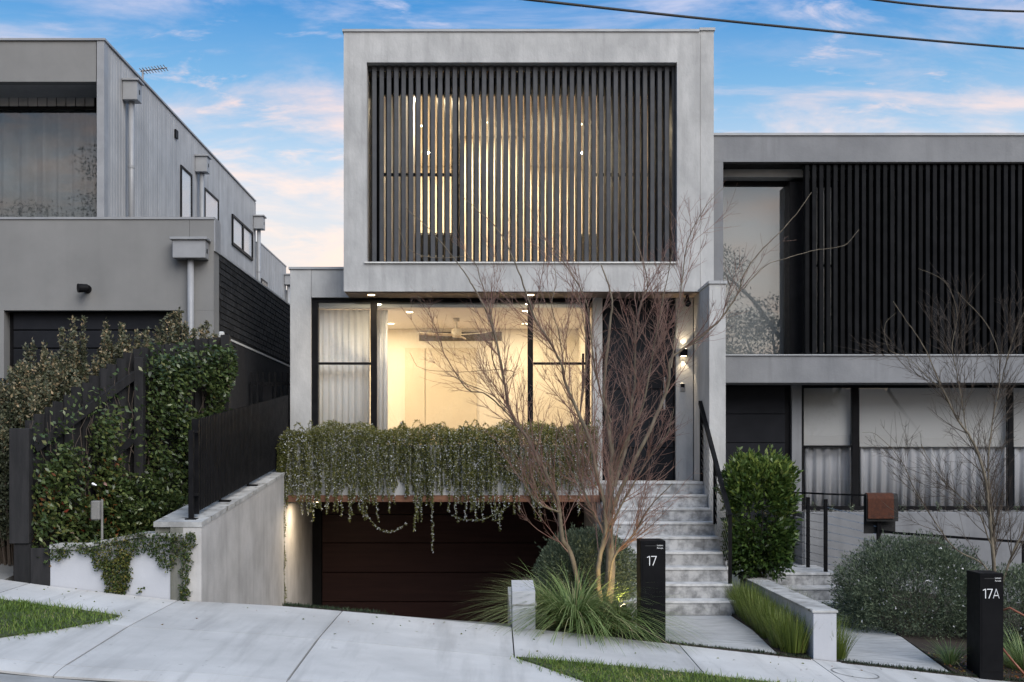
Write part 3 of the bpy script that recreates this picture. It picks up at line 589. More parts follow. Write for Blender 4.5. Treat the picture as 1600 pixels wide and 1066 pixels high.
for a, b_ in ((1262, 1400), (1408, 1545), (1553, 1640)): part('pane', 'glass_tint', AWo, (gx(a, AW) + 0.001, gx(b_, AW) - 0.001, AW + 0.05, AW + 0.056, AZ2 + 0.052, gz(290, AW) - 0.002))
part('roller_blind', 'blind_grey', A, (3.13, gx(1227, 17.8), 17.80, 17.806, AZ2 + 0.05, gz(285, 17.8))); part('roller_blind', 'blind_grey', A, (gx(1262, 17.8), gx(1300, 17.8), 17.80, 17.806, AZ2 + 0.05, gz(300, 17.8)))
part('room_wall', 'room_dark', A, (AX0, AX1, 20.4, 20.5, -1.6, AZ1 - 0.52), (AX1 - 0.1, AX1 - 0.001, 17.75, 20.39, -1.6, AZ1 - 0.52), (AX0, AX0 + 0.05, 17.75, 20.39, -1.6, AZ1 - 0.52), (AX0 + 0.051, AX1 - 0.11, 17.75, 20.39, AZ3 + 0.1, AZ3 + 0.2))
S2 = part('slat_screen', 'slat_black', A, (gx(1257, AY), AX1, AY + 0.09, AY + 0.14, AZs - 0.09, AZs - 0.022), (gx(1257, AY), AX1, AY + 0.09, AY + 0.14, AZ2 + 0.02, AZ2 + 0.06))
b0 = MB().cbox(-0.029, 0.029, AY + 0.04, AY + 0.16, AZ2 + 0.021, AZs - 0.0225, c=0.004).build('slat', 'slat_black', S2)
bl = b0.location.copy(); x = gx(1261, AY + 0.05); b0.location.x = x; WLOC[b0.name] = b0.location.copy()
while x < AX1 - 0.15:
    x += 0.1; dup(b0, (x, bl.y, bl.z), S2)
# lower storey of 17A
AG = 17.62; LZ = -1.48
D2 = part('entry_door', 'frame_black', A, (3.06, gx(1236, AG), AG + 0.02, AG + 0.1, LZ, AZ3 - 0.001))
dz = [LZ + 0.01] + [gz(p, AG) for p in (828, 783, 737, 692, 647, 604)]
for a, b_ in zip(dz[:-1], dz[1:]): part('door_panel', 'door_black', D2, (3.08, gx(1226, AG), AG - 0.02, AG + 0.018, a + 0.004, b_ - 0.004), c=0.003)
part('entry_column', 'render_mid', A, (gx(1236, AG), gx(1251, AG), AG - 0.06, AG + 0.12, LZ, AZ3 - 0.001), (gx(1238, 17.3), gx(1251, AG), 16.72, AG - 0.062, LZ - 0.5, gz(805, AG)))
lw = MB().box(gx(1251, AG) + 0.001, AX1, AG, AG + 0.1, gz(606, AG), AZ3 - 0.001).box(gx(1251, AG) + 0.001, AX1, AG, AG + 0.1, gz(803, AG), gz(791, AG))
for a, b_ in ((1251, 1256), (1332, 1342), (1576, 1583)): lw.box(gx(a, AG) + 0.002, gx(b_, AG), AG + 0.002, AG + 0.098, gz(791, AG) + 0.001, gz(606, AG) - 0.001)
lw.box(gx(1256, AG) + 0.001, gx(1332, AG) - 0.001, AG + 0.02, AG + 0.08, gz(699, AG), gz(696, AG))
LW = lw.build('window', 'frame_black', A)
for a, b_ in ((1256, 1332), (1342, 1576), (1583, 1640)): part('pane', 'glass_tint', LW, (gx(a, AG) + 0.001, gx(b_, AG) - 0.001, AG + 0.045, AG + 0.051, gz(791, AG) + 0.002, gz(606, AG) - 0.002))
part('planter_wall', 'render_mid', A, (gx(1257, 16.7), AX1, 16.7, 16.85, -2.6, gz(801, 16.7)), c=0.004)
part('planter_bed', 'pebble', A, (gx(1258, 16.85), AX1, 16.852, AG - 0.002, -2.2, gz(800, 16.85) - 0.02))
part('wall_below_window', 'render_mid', A, (gx(1251, AG) + 0.001, AX1, AG + 0.003, AG + 0.2, -2.4, gz(803, AG) - 0.001))
V = []; nb = 420
pb = MB()
for i in range(nb):
    x = random.uniform(4.4, 8.5); y = random.uniform(16.86, 17.3); r = random.uniform(0.012, 0.035); z = gz(800, 16.85) - 0.02
    pb.add([(x + r * math.cos(t) * q, y + r * math.sin(t) * q, z + h) for q, h in ((1, 0), (0.75, r)) for t in [k * 1.2566 + i for k in range(5)]],
           [(k, (k + 1) % 5, 5 + (k + 1) % 5, 5 + k) for k in range(5)] + [(5, 6, 7, 8, 9)])
pb.build('pebbles', 'pebble', A, kind='stuff')
# steps of 17A
S3 = thing('neighbour_steps', 'three low grey stone steps up to the black panelled door', 'steps', (3.8, 15.4, -1.95))
part('landing_slab', 'stone_tread', S3, (3.07, 4.42, 15.62, AG - 0.03, LZ - 0.03, LZ), c=0.003)
for n in range(3):
    y = 15.62 - 0.3 * n; z = LZ - 0.16 * n
    if n: part('tread', 'stone_tread', S3, (3.34, 4.42 + 0.01 * n, y, y + 0.31, z - 0.028, z), c=0.003)
    part('riser', 'stone_step', S3, (3.34, 4.1, y + 0.012, y + 0.04, z - 0.16, z - 0.029)); part('riser', 'stone_step', S3, (4.102, 4.41, y + 0.0125, y + 0.04, z - 0.16, z - 0.029))
    part('step_core', 'concrete_stain', S3, (3.34, 4.40, y + 0.041, 15.9 - 0.002 * n, z - 0.159, z - 0.033))
P2 = tag(sheet(3.4, 4.46, YB + 0.002, 15.05, lambda x, y: zb(x) * max(0, 1 - (y - YB) / 1.5) + -1.965 * min(1, (y - YB) / 1.5) - 0.006, 6, 6, 0.12).build('stone_path', 'joint'), kind='structure')
for k in range(5):
    ya = YB + 0.004 + k * 0.645
    sheet(3.402, 4.458, ya, ya + 0.642, lambda x, y: zb(x) * max(0, 1 - (y - YB) / 1.5) + -1.965 * min(1, (y - YB) / 1.5), 6, 3, 0.02).build('path_paver', 'stone_path', P2)

# ================================================================== LEFT NEIGHBOUR
N = thing('neighbour_house', 'grey neighbour house with vertical cladding, dark brick side and black garage door', 'house', (-5.0, 16.0, -0.7))
NY = 16.0; NXR = gx(334, NY); NZP = gz(343, NY); NZG = gz(485, NY)
GX0, GX1 = gx(6, NY), gx(284, NY)
part('garage_wall', 'render_left', N, (-9.0, gx(296, NY), NY, NY + 0.3, NZG, NZP)); part('garage_wall', 'render_left', N, (gx(296, NY) + 0.004, NXR, NY, NY + 0.3, NZG, NZP))
part('garage_pier', 'render_left', N, (GX1, NXR, NY + 0.001, NY + 0.3, -1.3, NZG - 0.001)); part('garage_pier', 'render_left', N, (-9.0, GX0, NY + 0.001, NY + 0.3, -1.3, NZG - 0.001))
part('parapet_cap', 'steel_grey', N, (-9.0, NXR + 0.012, NY - 0.015, NY + 0.32, NZP + 0.001, NZP + 0.03), (NXR + 0.001, NXR + 0.02, NY + 0.0, NY + 0.32, gz(391, NY) - 0.01, NZP))
GD2 = part('garage_door', 'frame_black', N, (GX0, GX1, NY + 0.2, NY + 0.25, -1.1, NZG))
zt = NZG - 0.01; k = 0
while zt > -1.0:
    part('door_panel', 'door_black', GD2, (GX0 + 0.06, GX1 - 0.02, NY + 0.15, NY + 0.198, zt - 0.235, zt), c=0.012); zt -= 0.243
part('roof', 'flashing', N, (-9.0, NXR - 0.2, NY + 0.302, 30, 2.5, 2.6))
# brick side wall: nearer bricks one by one, the rest as one mass
BZ = gz(391, NY); BW = part('brick_wall', 'mortar_dark', N, (NXR - 0.23, NXR - 0.012, NY + 0.302, 25.0, -1.3, BZ))
part('brick_cap', 'flashing', N, (NXR - 0.25, NXR + 0.012, NY + 0.33, 25.0, BZ + 0.001, BZ + 0.03))
b0 = MB().cbox(-0.006, 0.006, -0.114, 0.114, -0.037, 0.037, c=0.004).build('brick', 'brick_dark', BW)
rest = MB(); cnt = 0; first = True
rows = int((BZ - 1.66) / 0.086)
for r in range(rows):
    z = BZ - 0.045 - r * 0.086; y = NY + 0.43 + (0.12 if r % 2 else 0)
    while y < 24.8:
        p = (NXR - 0.006 + random.uniform(-0.002, 0.002), y, z)
        if y < 20.4 and cnt < 280:
            if first: b0.location = p; WLOC[b0.name] = Vector(p); first = False
            else: dup(b0, p, BW)
            cnt += 1
        else: rest.cbox(p[0] - 0.006, p[0] + 0.006, y - 0.114, y + 0.114, z - 0.037, z + 0.037, c=0.003)
        y += 0.24
rest.build('far_bricks', 'brick_dark', BW, kind='stuff')
part('lower_side_wall', 'paling', N, (NXR - 0.01, NXR + 0.06, NY + 0.2, 25.0, -1.4, 1.62))
part('lower_wall_cap', 'plastic_white', N, (NXR + 0.02, NXR + 0.066, NY + 0.2, 25.0, 1.622, 1.65))
# upper storey
UY = 17.2; UX = gx(163, UY); UZ = gz(64, UY)
part('fascia', 'render_left', N, (-10.0, gx(150, UY), UY, UY + 0.15, gz(128, UY), UZ), c=0.003)
part('corner_trim', 'steel_grey', N, (gx(151.5, UY), UX, UY - 0.012, UY + 0.18, 2.6, UZ), c=0.003)
part('roof_cap', 'steel_grey', N, (-10.0, UX + 0.02, UY - 0.03, UY + 0.17, UZ + 0.001, UZ + 0.03), (UX - 0.2, UX + 0.021, UY + 0.171, 28.0, UZ + 0.001, UZ + 0.03))
part('upper_roof', 'flashing', N, (-10.0, UX - 0.05, UY + 0.16, 28.0, UZ - 0.2, UZ - 0.1))
part('soffit', 'steel_grey', N, (-10.0, UX - 0.13, UY + 0.151, 17.95, gz(128, UY) - 0.0, gz(128, UY) + 0.03))
part('upper_core', 'mortar_dark', N, (UX - 0.12, UX - 0.03, UY + 0.182, 28.0, 2.61, UZ - 0.002))
part('upper_back', 'cladding', N, (-10, UX - 0.01, 28.0, 28.1, 2.6, UZ - 0.002))
c0 = MB().cbox(-0.012, 0.012, -0.0585, 0.0585, 2.62, UZ - 0.004, c=0.004).build('cladding_board', 'cladding', N)
cl = c0.location.copy(); y = UY + 0.25; c0.location = (UX - 0.017, y, cl.z); WLOC[c0.name] = c0.location.copy()
holes = [(21.35, 22.15), (23.05, 24.25), (25.4, 27.9)]
while y < 27.85:
    y += 0.13; dup(c0, (UX - 0.017, y, cl.z), N)
fy = 17.95
f0 = MB().cbox(-0.066, 0.066, fy, fy + 0.02, gz(166, fy), gz(128, UY) + 0.02, c=0.005).build('fascia_board', 'cladding', N)
fl = f0.location.copy(); x = gx(147, fy) - 0.066; f0.location.x = x; WLOC[f0.name] = f0.location.copy()
for i in range(16):
    x -= 0.141; dup(f0, (x, fl.y, fl.z), N)
part('board_backing', 'frame_black', N, (-10.0, UX - 0.13, fy + 0.021, fy + 0.06, gz(170, fy), gz(120, fy)))
NW = part('window', 'frame_black', N, (-10.0, gx(150.5, fy), fy + 0.0, fy + 0.06, gz(171, fy), gz(166.5, fy)), (-10.0, gx(150.5, fy), fy, fy + 0.06, 2.62, 2.8), (gx(151, fy), UX - 0.12, fy, fy + 0.06, 2.62, gz(166.5, fy)))
part('pane', 'glass_drape', NW, (-10.0, gx(150.5, fy), fy + 0.025, fy + 0.031, 2.801, gz(171, fy) - 0.001))
part('room_wall', 'room_dark', N, (-10.0, UX - 0.14, 21.0, 21.1, 2.61, UZ - 0.22))
for a, b_, t, bt in ((283, 298, 262, 345), (320, 340, 297, 345)):
    y0 = -UX * F / (VX - a); y1 = -UX * F / (VX - b_); z1 = gz(t, y0); z0 = 3.3
    w = part('side_window', 'frame_black', N, (UX - 0.004, UX + 0.02, y0 - 0.05, y0, z0, z1 + 0.04), (UX - 0.004, UX + 0.02, y1, y1 + 0.05, z0, z1 + 0.04), (UX - 0.004, UX + 0.02, y0 + 0.001, y1 - 0.001, z1, z1 + 0.04))
    part('pane', 'glass_side', w, (UX + 0.006, UX + 0.010, y0 + 0.001, y1 - 0.001, z0, z1 - 0.001)); part('blind', 'reflection_white', w, (UX - 0.003, UX + 0.002, y0 + 0.001, y1 - 0.001, z0, z1 - 0.001))  # white sheet behind the pane paints its bright reflection
y0, ym, y1 = 25.55, 26.5, 27.55; z0, z1 = 4.56, 5.1
w = part('side_window', 'frame_black', N, (UX - 0.004, UX + 0.03, y0 - 0.06, y0, z0 - 0.06, z1 + 0.05), (UX - 0.004, UX + 0.03, y1, y1 + 0.06, z0 - 0.06, z1 + 0.05), (UX - 0.004, UX + 0.03, ym, ym + 0.1, z0, z1), (UX - 0.004, UX + 0.03, y0 + 0.001, y1 - 0.001, z1, z1 + 0.05), (UX - 0.004, UX + 0.03, y0 + 0.001, y1 - 0.001, z0 - 0.06, z0))
for a, b_ in ((y0, ym), (ym + 0.1, y1)):
    part('pane', 'glass_side', w, (UX + 0.006, UX + 0.010, a + 0.001, b_ - 0.001, z0 + 0.001, z1 - 0.001)); part('blind', 'reflection_white', w, (UX - 0.003, UX + 0.002, a + 0.001, b_ - 0.001, z0 + 0.001, z1 - 0.001))  # white backing again colours in the glare of the glass
part('wall_vent', 'frame_black', N, (UX, UX + 0.03, 20.95, 21.1, 5.56, 5.70))
# rear volume
RX = UX; r0 = 28.4
part('rear_wall', 'cladding', N, (RX - 3, RX, r0, 32.0, 2.6, gz(380, r0)), (RX - 3, NXR - 0.1, 32.01, 32.3, 2.6, 4.45))
for i in range(12): part('cladding_board', 'cladding', N, (RX + 0.001, RX + 0.02, r0 + 0.01 + i * 0.3, r0 + 0.285 + i * 0.3, 2.6, gz(380, r0) - 0.003))
part('rear_cap', 'steel_grey', N, (RX - 3, RX + 0.03, r0, 32.0, gz(380, r0) + 0.001, gz(380, r0) + 0.035))
part('rear_window', 'frame_black', N, (RX + 0.021, RX + 0.04, 28.55, 29.3, 3.6, 4.25)); part('rear_pane', 'glass_side', N, (RX + 0.041, RX + 0.045, 28.6, 29.25, 3.66, 4.2))
def rainhead(x, y, z, side, w=0.22, d=0.2, h=0.26, pipe_to=2.6, name='rainhead'):
    """A box-shaped rainwater head with lid and downpipe; side x: on the side wall, side y: on the front."""
    if side == 'x': bx = (x, x + d, y - w / 2, y + w / 2)
    else: bx = (x - w / 2, x + w / 2, y - d, y)
    r = part('rainhead', 'steel_grey', N, (*bx, z - h, z), c=0.006)
    part('rainhead_lid', 'steel_grey', r, (bx[0] - (0 if side == 'x' else 0.03), bx[1] + 0.03, bx[2] - 0.03, bx[3] + (0.03 if side == 'x' else 0), z + 0.001, z + 0.035), c=0.005)
    part('overflow_hole', 'frame_black', r, ((bx[1], bx[1] + 0.004, y - 0.02, y + 0.02, z - h * 0.62, z - h * 0.38) if side == 'x' else (bx[1], bx[1] + 0.004, y - d * 0.65, y - d * 0.4, z - h * 0.7, z - h * 0.45)))
    cx, cy = ((x + d * 0.45, y) if side == 'x' else (x - (0 if w < 0.3 else 0.005), y - d * 0.4))
    dp = MB().tube([(cx, cy, z - h), (cx, cy, pipe_to)], 0.043, 14).build('downpipe', 'steel_grey', N, smooth=True)
    MB().tube([(cx, cy, z - h - 1.0), (cx, cy, z - h - 0.96)], 0.049, 14).build('pipe_bracket', 'steel_grey', dp)
rainhead(UX + 0.001, 18.15, gz(130, 18.15), 'x', 0.24, 0.22, 0.28)
rainhead(UX + 0.001, 22.5, gz(247, 22.5), 'x', 0.24, 0.22, 0.28)
rainhead(UX + 0.001, 27.9, gz(340, 27.9), 'x', 0.26, 0.22, 0.28)
rainhead(RX + 0.03, 31.8, gz(431, 31.8), 'x', 0.26, 0.2, 0.25, 3.0)
rainhead(gx(298, NY - 0.1), NY - 0.001, gz(377, NY - 0.1), 'y', 0.43, 0.2, 0.235, 0.2)
sp = MB().tube([(gx(137, NY), NY - 0.02, gz(452, NY)), (gx(137, NY), NY - 0.14, gz(452, NY))], [0.03, 0.03], 12)
SPT = tag(sp.build('wall_spotlight', 'metal_black', None, smooth=True), 'small black spotlight on the grey wall above the black garage door', 'spotlight')
sp = MB(); hx = gx(137, NY); hz = gz(452, NY); sp.tube([(hx + 0.03, NY - 0.10, hz), (hx - 0.07, NY - 0.17, hz - 0.01)], [0.052, 0.06], 14); sp.build('lamp_head', 'metal_black', SPT)
MB().tube([(hx, NY - 0.001, hz), (hx, NY - 0.019, hz)], 0.055, 14).build('base_plate', 'metal_black', SPT)
an = thing('tv_antenna', 'thin metal television antenna on the grey neighbour roof', 'antenna', (gx(223, 21), 21, UZ - 0.1))
xa = gx(223, 21); za = gz(109, 21)
MB().tube([(xa, 21, UZ - 0.1), (xa, 21, za)], 0.018, 8).build('mast', 'steel_grey', an)
p, q = Vector((xa - 0.04, 21, za - 0.03)), Vector((gx(256, 21), 21.2, gz(100, 21)))
MB().tube([p, q], 0.014, 6).build('boom', 'stainless', an)
for i in range(9):
    c_ = p.lerp(q, (i + 0.5) / 9); MB().tube([c_ + Vector((0, -0.16, 0.0)), c_ + Vector((0, 0.16, 0.0))], 0.008, 5).build('element', 'stainless', an)
# ================================================================== WALLS, FENCES AND FITTINGS
# concrete retaining wall along the driveway, sloping ledge on top
RWX = -2.875
rw = MB().prism([(YB + 0.005, -3.2), (16.418, -3.2), (16.418, -0.20), (YB + 0.005, -0.625)], 'x', RWX - 0.30, RWX)
RW = thing('retaining_wall', 'bare concrete retaining wall with sloping top beside the sunken driveway', 'wall', (RWX, YB, -1.4))
rw.build('wall', 'concrete_wall', RW)
MB().prism([(YB + 0.002, -1.5), (13.0, -1.5), (13.0, -0.66), (YB + 0.002, -0.66)], 'x', gx(286, YB), RWX - 0.302).build('end_pier', 'concrete_stain', RW)
MB().prism([(YB - 0.004, -0.672), (17.45, -0.135), (17.45, -0.10), (YB - 0.004, -0.622)], 'x', gx(240, YB), RWX + 0.006).build('ledge', 'stone_cap', RW)
part('back_fill', 'concrete_stain', RW, (gx(241, YB), gx(286, YB) - 0.002, YB + 0.03, 13.0, -1.4, -0.674))
# white painted low wall with stone cap
LWL = thing('low_wall', 'low white painted wall overgrown with creeping fig beside the footpath', 'wall', (-3.7, YB, -1.3))
xa, xb, xc, xd = gx(78, YB), gx(116, YB), gx(216, YB), gx(285, YB)
MB().prism([(xa, -1.6), (xd, -1.6), (xd, -0.775), (xc, -0.775), (xb, -0.895), (xa, -0.885)], 'y', YB + 0.012, YB + 0.26).build('wall', 'white_render', LWL)
MB().prism([(xa, -0.884), (xb, -0.894), (xc - 0.002, -0.774), (xc - 0.002, -0.735), (xb, -0.855), (xa, -0.845)], 'y', YB - 0.012, YB + 0.42).build('cap_stone', 'stone_cap', LWL)
MB().prism([(xc + 0.002, -0.774), (xd + 0.01, -0.774), (xd + 0.01, -0.735), (xc + 0.002, -0.735)], 'y', YB - 0.008, YB + 0.35).build('cap_stone', 'stone_cap', LWL)
# dark pier at the end of the paling fence
PR = thing('fence_pier', 'wide charcoal boarded pier at the street end of the paling fence', 'pier', (gx(30, YB), YB, -1.2))
part('upper_panel', 'paling', PR, (gx(14, YB), gx(45, YB), YB + 0.0, YB + 0.12, -0.835, 0.29), c=0.005)
part('base_panel', 'paling', PR, (gx(20, YB), gx(46, YB), YB + 0.02, YB + 0.13, -1.4, -0.837), c=0.005)
part('side_panel', 'paling', PR, (gx(46.5, YB), gx(77.5, YB), YB + 0.01, YB + 0.1, -1.45, -0.88), c=0.005)
# paling fence, boards one by one
FA, FB = Vector((-4.66, 11.97, 0)), Vector((-3.30, 14.55, 0)); FL = (FB - FA).length; fd = (FB - FA) / FL; fn = Vector((fd.y, -fd.x, 0))
def ftop(t): return float(np.interp(t, [0, 0.5, 1], [0.33, 1.20, 1.46]))
PF = thing('paling_fence', 'charcoal timber paling fence stepping uphill behind the climbing vine', 'fence', (FA.x, FA.y, -1.2))
nP = 24
for i in range(nP):
    t = (i + 0.5) / nP; c_ = FA + fd * FL * t; w = FL / nP * 1.06 / 2; off = fn * (-0.012 if i % 2 else 0.012); b = MB()
    P = [c_ - fd * w + off, c_ + fd * w + off]; V = []
    z1 = ftop(t) + random.uniform(-0.012, 0.012)
    for p_ in P:
        for s_ in (-0.009, 0.009):
            q_ = p_ + fn * s_; V += [(q_.x, q_.y, -1.25), (q_.x, q_.y, z1)]
    b.add(V, [(0, 4, 5, 1), (2, 3, 7, 6), (0, 1, 3, 2), (4, 6, 7, 5), (1, 5, 7, 3), (0, 2, 6, 4)]); b.build('paling', 'paling', PF)
for dz_ in (0.27, 0.95):
    for t0, t1 in ((0.02, 0.49), (0.51, 0.98)):
        p = FA + fd * FL * t0 + fn * 0.055; q = FA + fd * FL * t1 + fn * 0.055; p.z = ftop(t0) - dz_; q.z = ftop(t1) - dz_
        MB().bar(p, q, 0.05, 0.085).build('rail', 'paling', PF)
for t in (0.5, 0.985):
    c_ = FA + fd * FL * t + fn * 0.10; part('post', 'paling', PF, (c_.x - 0.05, c_.x + 0.05, c_.y - 0.05, c_.y + 0.05, -1.3, ftop(t) - 0.03 - (0.07 if t < 0.6 else -0.05)), c=0.005)
part('junction_cap', 'plastic_white', PF, (FB.x - 0.03, FB.x + 0.03, FB.y - 0.03, FB.y + 0.03, 1.462, 1.52), c=0.01)
# black batten fence standing on the ledge
BF = thing('batten_fence', 'black steel batten fence standing on the sloping concrete ledge', 'fence', (-3.02, 14.8, -0.4))
f0y, f1y = 12.15, 17.42
def ledge(y): return -0.622 + (y - YB) * (0.522 / 5.65)
def btop(y): return float(np.interp(y, [f0y, f1y], [0.39, 0.905]))
nB = 74
for i in range(nB):
    y = f0y + (f1y - f0y) * i / (nB - 1); part('batten', 'metal_black', BF, (-3.025, -2.995, y - 0.011, y + 0.011, ledge(y) + 0.05, btop(y)))
for z_ in (0.1, 0.9):
    MB().bar((-3.05, f0y - 0.02, ledge(f0y) + 0.05 + z_ * (btop(f0y) - ledge(f0y) - 0.1)), (-3.05, f1y + 0.01, ledge(f1y) + 0.05 + z_ * (btop(f1y) - ledge(f1y) - 0.1)), 0.03, 0.05).build('rail', 'metal_black', BF)
part('end_panel', 'metal_black', BF, (-3.045, -2.975, f0y - 0.05, f0y - 0.015, ledge(f0y) + 0.03, btop(f0y)))
for y in (f0y + 1.2, f0y + 2.7, f0y + 4.6):
    p_ = part('post_foot', 'metal_black', BF, (-3.05, -2.93, y - 0.05, y + 0.05, ledge(y) - 0.002, ledge(y) + 0.018)); part('post', 'metal_black', BF, (-3.085, -3.036, y - 0.025, y + 0.025, ledge(y) + 0.018, btop(y) - 0.05))
GP = thing('gate_post', 'slim black steel post with foot plate in front of the batten fence', 'post', (gx(299, 12.0), 12.0, -0.61))
xg = gx(299, 12.0); part('shaft', 'metal_black', GP, (xg - 0.025, xg + 0.025, 11.975, 12.025, -0.60, gz(672, 12.0)), c=0.004); part('foot_plate', 'metal_black', GP, (xg - 0.05, xg + 0.06, 11.94, 12.06, -0.612, -0.595))
part('hinge_arm', 'metal_black', GP, (xg + 0.025, xg + 0.06, 11.99, 12.08, gz(676, 12.0), gz(673, 12.0)), (xg + 0.025, xg + 0.06, 11.99, 12.08, gz(775, 12.0), gz(771, 12.0)))
# side gate between the houses
SG = thing('side_gate', 'black bar gate in the passage between brick wall and light grey house', 'gate', (-3.3, 17.8, -0.5))
gx0, gx1 = -3.62, -3.0; gyy = 17.9
for i in range(8): x = gx0 + (gx1 - gx0) * i / 7; part('bar', 'metal_black', SG, (x - 0.013, x + 0.013, gyy, gyy + 0.025, -0.5, 1.27))
part('rail', 'metal_black', SG, (gx0 - 0.03, gx1 + 0.01, gyy + 0.027, gyy + 0.06, 1.08, 1.13), (gx0 - 0.03, gx1 + 0.01, gyy + 0.027, gyy + 0.06, -0.3, -0.25))
part('latch_box', 'metal_black', SG, (-3.45, -3.31, gyy - 0.02, gyy + 0.025, 0.6, 1.07))
# low wall on the right of the driveway
DW = thing('driveway_wall', 'light stepped end wall beside the long strappy grasses', 'wall', (0.27, YB, -1.7))
part('lower_block', 'white_render', DW, (gx(800, YB) + 0.002, 0.385, YB + 0.002, YB + 0.25, -2.4, -1.44), c=0.006)
MB().prism([(YB + 0.012, -3.2), (16.45, -3.2), (16.45, -1.75), (12.75, -1.75), (12.6, -1.27), (YB + 0.012, -1.30), (YB + 0.012, -1.438)], 'x', gx(800, YB) + 0.004, 0.383).build('wall', 'white_render', DW)
part('block_cap', 'stone_cap', DW, (gx(800, YB), 0.398, YB - 0.002, YB + 0.26, -1.4385, -1.425))
# white capped wall between the two paths
CW = thing('divider_wall', 'low white wall with stone cap between the two entry paths', 'wall', (3.2, 13.5, -1.95))
part('wall', 'white_render', CW, (3.098, 3.325, YB + 0.01, 15.35, -2.4, -1.512), c=0.004); part('cap_stone', 'stone_cap', CW, (3.085, 3.338, YB - 0.002, 12.9, -1.51, -1.486), (3.085, 3.338, 12.903, 14.1, -1.51, -1.486), (3.085, 3.338, 14.103, 15.4, -1.51, -1.486), c=0.003)
# letterboxes
def letterbox(label, x0, x1, y0, y1, z0, z1, num, xoff, group):
    L = thing('letterbox', label, 'letterbox', ((x0 + x1) / 2, (y0 + y1) / 2, z0), group)
    bd = part('body', 'box_black', L, (x0, x1, y0, y1, z0, z1), c=0.004)
    part('door_panel', 'box_black', L, (x0 + 0.02, x1 - 0.012, y0 - 0.004, y0 - 0.0005, z0 + 0.08, z1 - 0.145), c=0.001)
    part('letter_slot', 'rubber', L, (x0 + 0.045, x1 - 0.075, y0 - 0.0015, y0 - 0.0005, z1 - 0.055, z1 - 0.045)); part('letter_flap', 'box_black', L, (x0 + 0.02, x1 - 0.012, y0 - 0.0035, y0 - 0.0005, z1 - 0.036, z1 - 0.012), c=0.001)
    for k, (txt, zt_) in enumerate((('Letters', z1 - 0.052), ('Parcels', z1 - 0.079))):
        me = text_mesh(txt, 0.021); o = mesh_obj('lettering', me, 'lettering', L, (x1 - 0.085, y0 - 0.0045, zt_)); o.rotation_euler = (math.radians(90), 0, 0)
    # thin stroke numerals
    h = 0.092; s = 0.0072; X = x0 + xoff; Z = z1 - 0.15 - h; y = y0 - 0.0075
    def stroke(pts):
        b = MB()
        for p_, q_ in zip(pts[:-1], pts[1:]):
            p_, q_ = Vector((p_[0] + X, y, p_[1] + Z)), Vector((q_[0] + X, y, q_[1] + Z)); e = (q_ - p_).normalized() * s * 0.4; b.bar(p_ - e, q_ + e, 0.004, s) if abs((q_ - p_).z) < 0.5 * (q_ - p_).length else b.box(min(p_.x, q_.x) - s / 2, max(p_.x, q_.x) + s / 2, y - 0.002, y + 0.0019, min(p_.z, q_.z), max(p_.z, q_.z)) if abs(p_.x - q_.x) < 1e-4 else b.bar(p_, q_, 0.0039, s)
        b.build('numeral', 'lettering', L)
    stroke([(0, h * 0.86), (0.018, h - s / 2)]); stroke([(0.022, 0), (0.022, h)]); stroke([(0.040, h - s / 2), (0.088, h - s / 2)]); stroke([(0.087, h - s * 0.5), (0.054, 0)])
    if num.endswith('A'):
        stroke([(0.096, 0), (0.125, h)]); stroke([(0.125, h), (0.154, 0)]); stroke([(0.106, h * 0.3), (0.144, h * 0.3)])
    return L
yl = 11.86
letterbox('black upright letterbox reading 17 beside the stone steps', gx(1001, yl), gx(1040, yl), yl, yl + 0.34, -1.85, gz(845, yl), '17', 0.065, 'black upright letterboxes')
yl = 11.72
letterbox('black upright letterbox reading 17A in front of the flowering bush', gx(1531, yl), gx(1568, yl), yl, yl + 0.33, -2.15, gz(896, yl), '17A', 0.030, 'black upright letterboxes')

# stair handrail of 17
HR = thing('stair_railing', 'black sloping handrail with steel cables beside the stone steps', 'railing', (2.8, 15.5, -1.4))
hx = 2.815
pA, pB = Vector((hx, 16.62, 0.735)), Vector((hx, 14.55, -0.70))
MB().bar(pA + Vector((0, 0.06, 0.035)), pB, 0.05, 0.05).build('handrail', 'metal_black', HR)
for y, zt_, zb_ in ((16.58, 0.66, -0.318), (15.55, -0.03, -0.85), (14.55, -0.69, -1.51)):
    part('post', 'metal_black', HR, (hx - 0.02, hx + 0.02, y - 0.025, y + 0.025, zb_, zt_), c=0.003)
for k in range(1, 9):
    dz_ = 0.1 * k; MB().tube([(hx, 16.58, 0.70 - dz_), (hx, 14.55, -0.70 - dz_)], 0.003, 5).build('cable', 'stainless', HR)
# wall lamp, intercom and camera by the entry
WL = thing('wall_lamp', 'black up and down wall lamp glowing beside the entry door', 'lamp', (gx(1068, 17.4), 17.46, gz(550, 17.4)))
lx = gx(1068, 17.4); lz = gz(551, 17.4)
part('housing', 'metal_black', WL, (lx - 0.05, lx + 0.05, 17.34, 17.458, lz - 0.05, lz + 0.05), c=0.004)
part('lamp_glass', 'lamp_warm', WL, (lx - 0.035, lx + 0.035, 17.355, 17.44, lz + 0.0505, lz + 0.054)); part('lamp_glass', 'lamp_warm', WL, (lx - 0.035, lx + 0.035, 17.355, 17.44, lz - 0.054, lz - 0.0505))
for s_ in (1, -1):
    o = lampspot((lx, 17.41, lz + s_ * 0.058), 7, (1, 0.78, 0.5), 0.02, 'wall_lamp_beam', (lx, 17.44, lz + s_), 'SPOT'); o.data.spot_size = math.radians(75); o.data.spot_blend = 0.35
IC = thing('intercom', 'small steel framed intercom panel on the wall below the lamp', 'intercom', (gx(1067.5, 17.4), 17.45, gz(605, 17.4)))
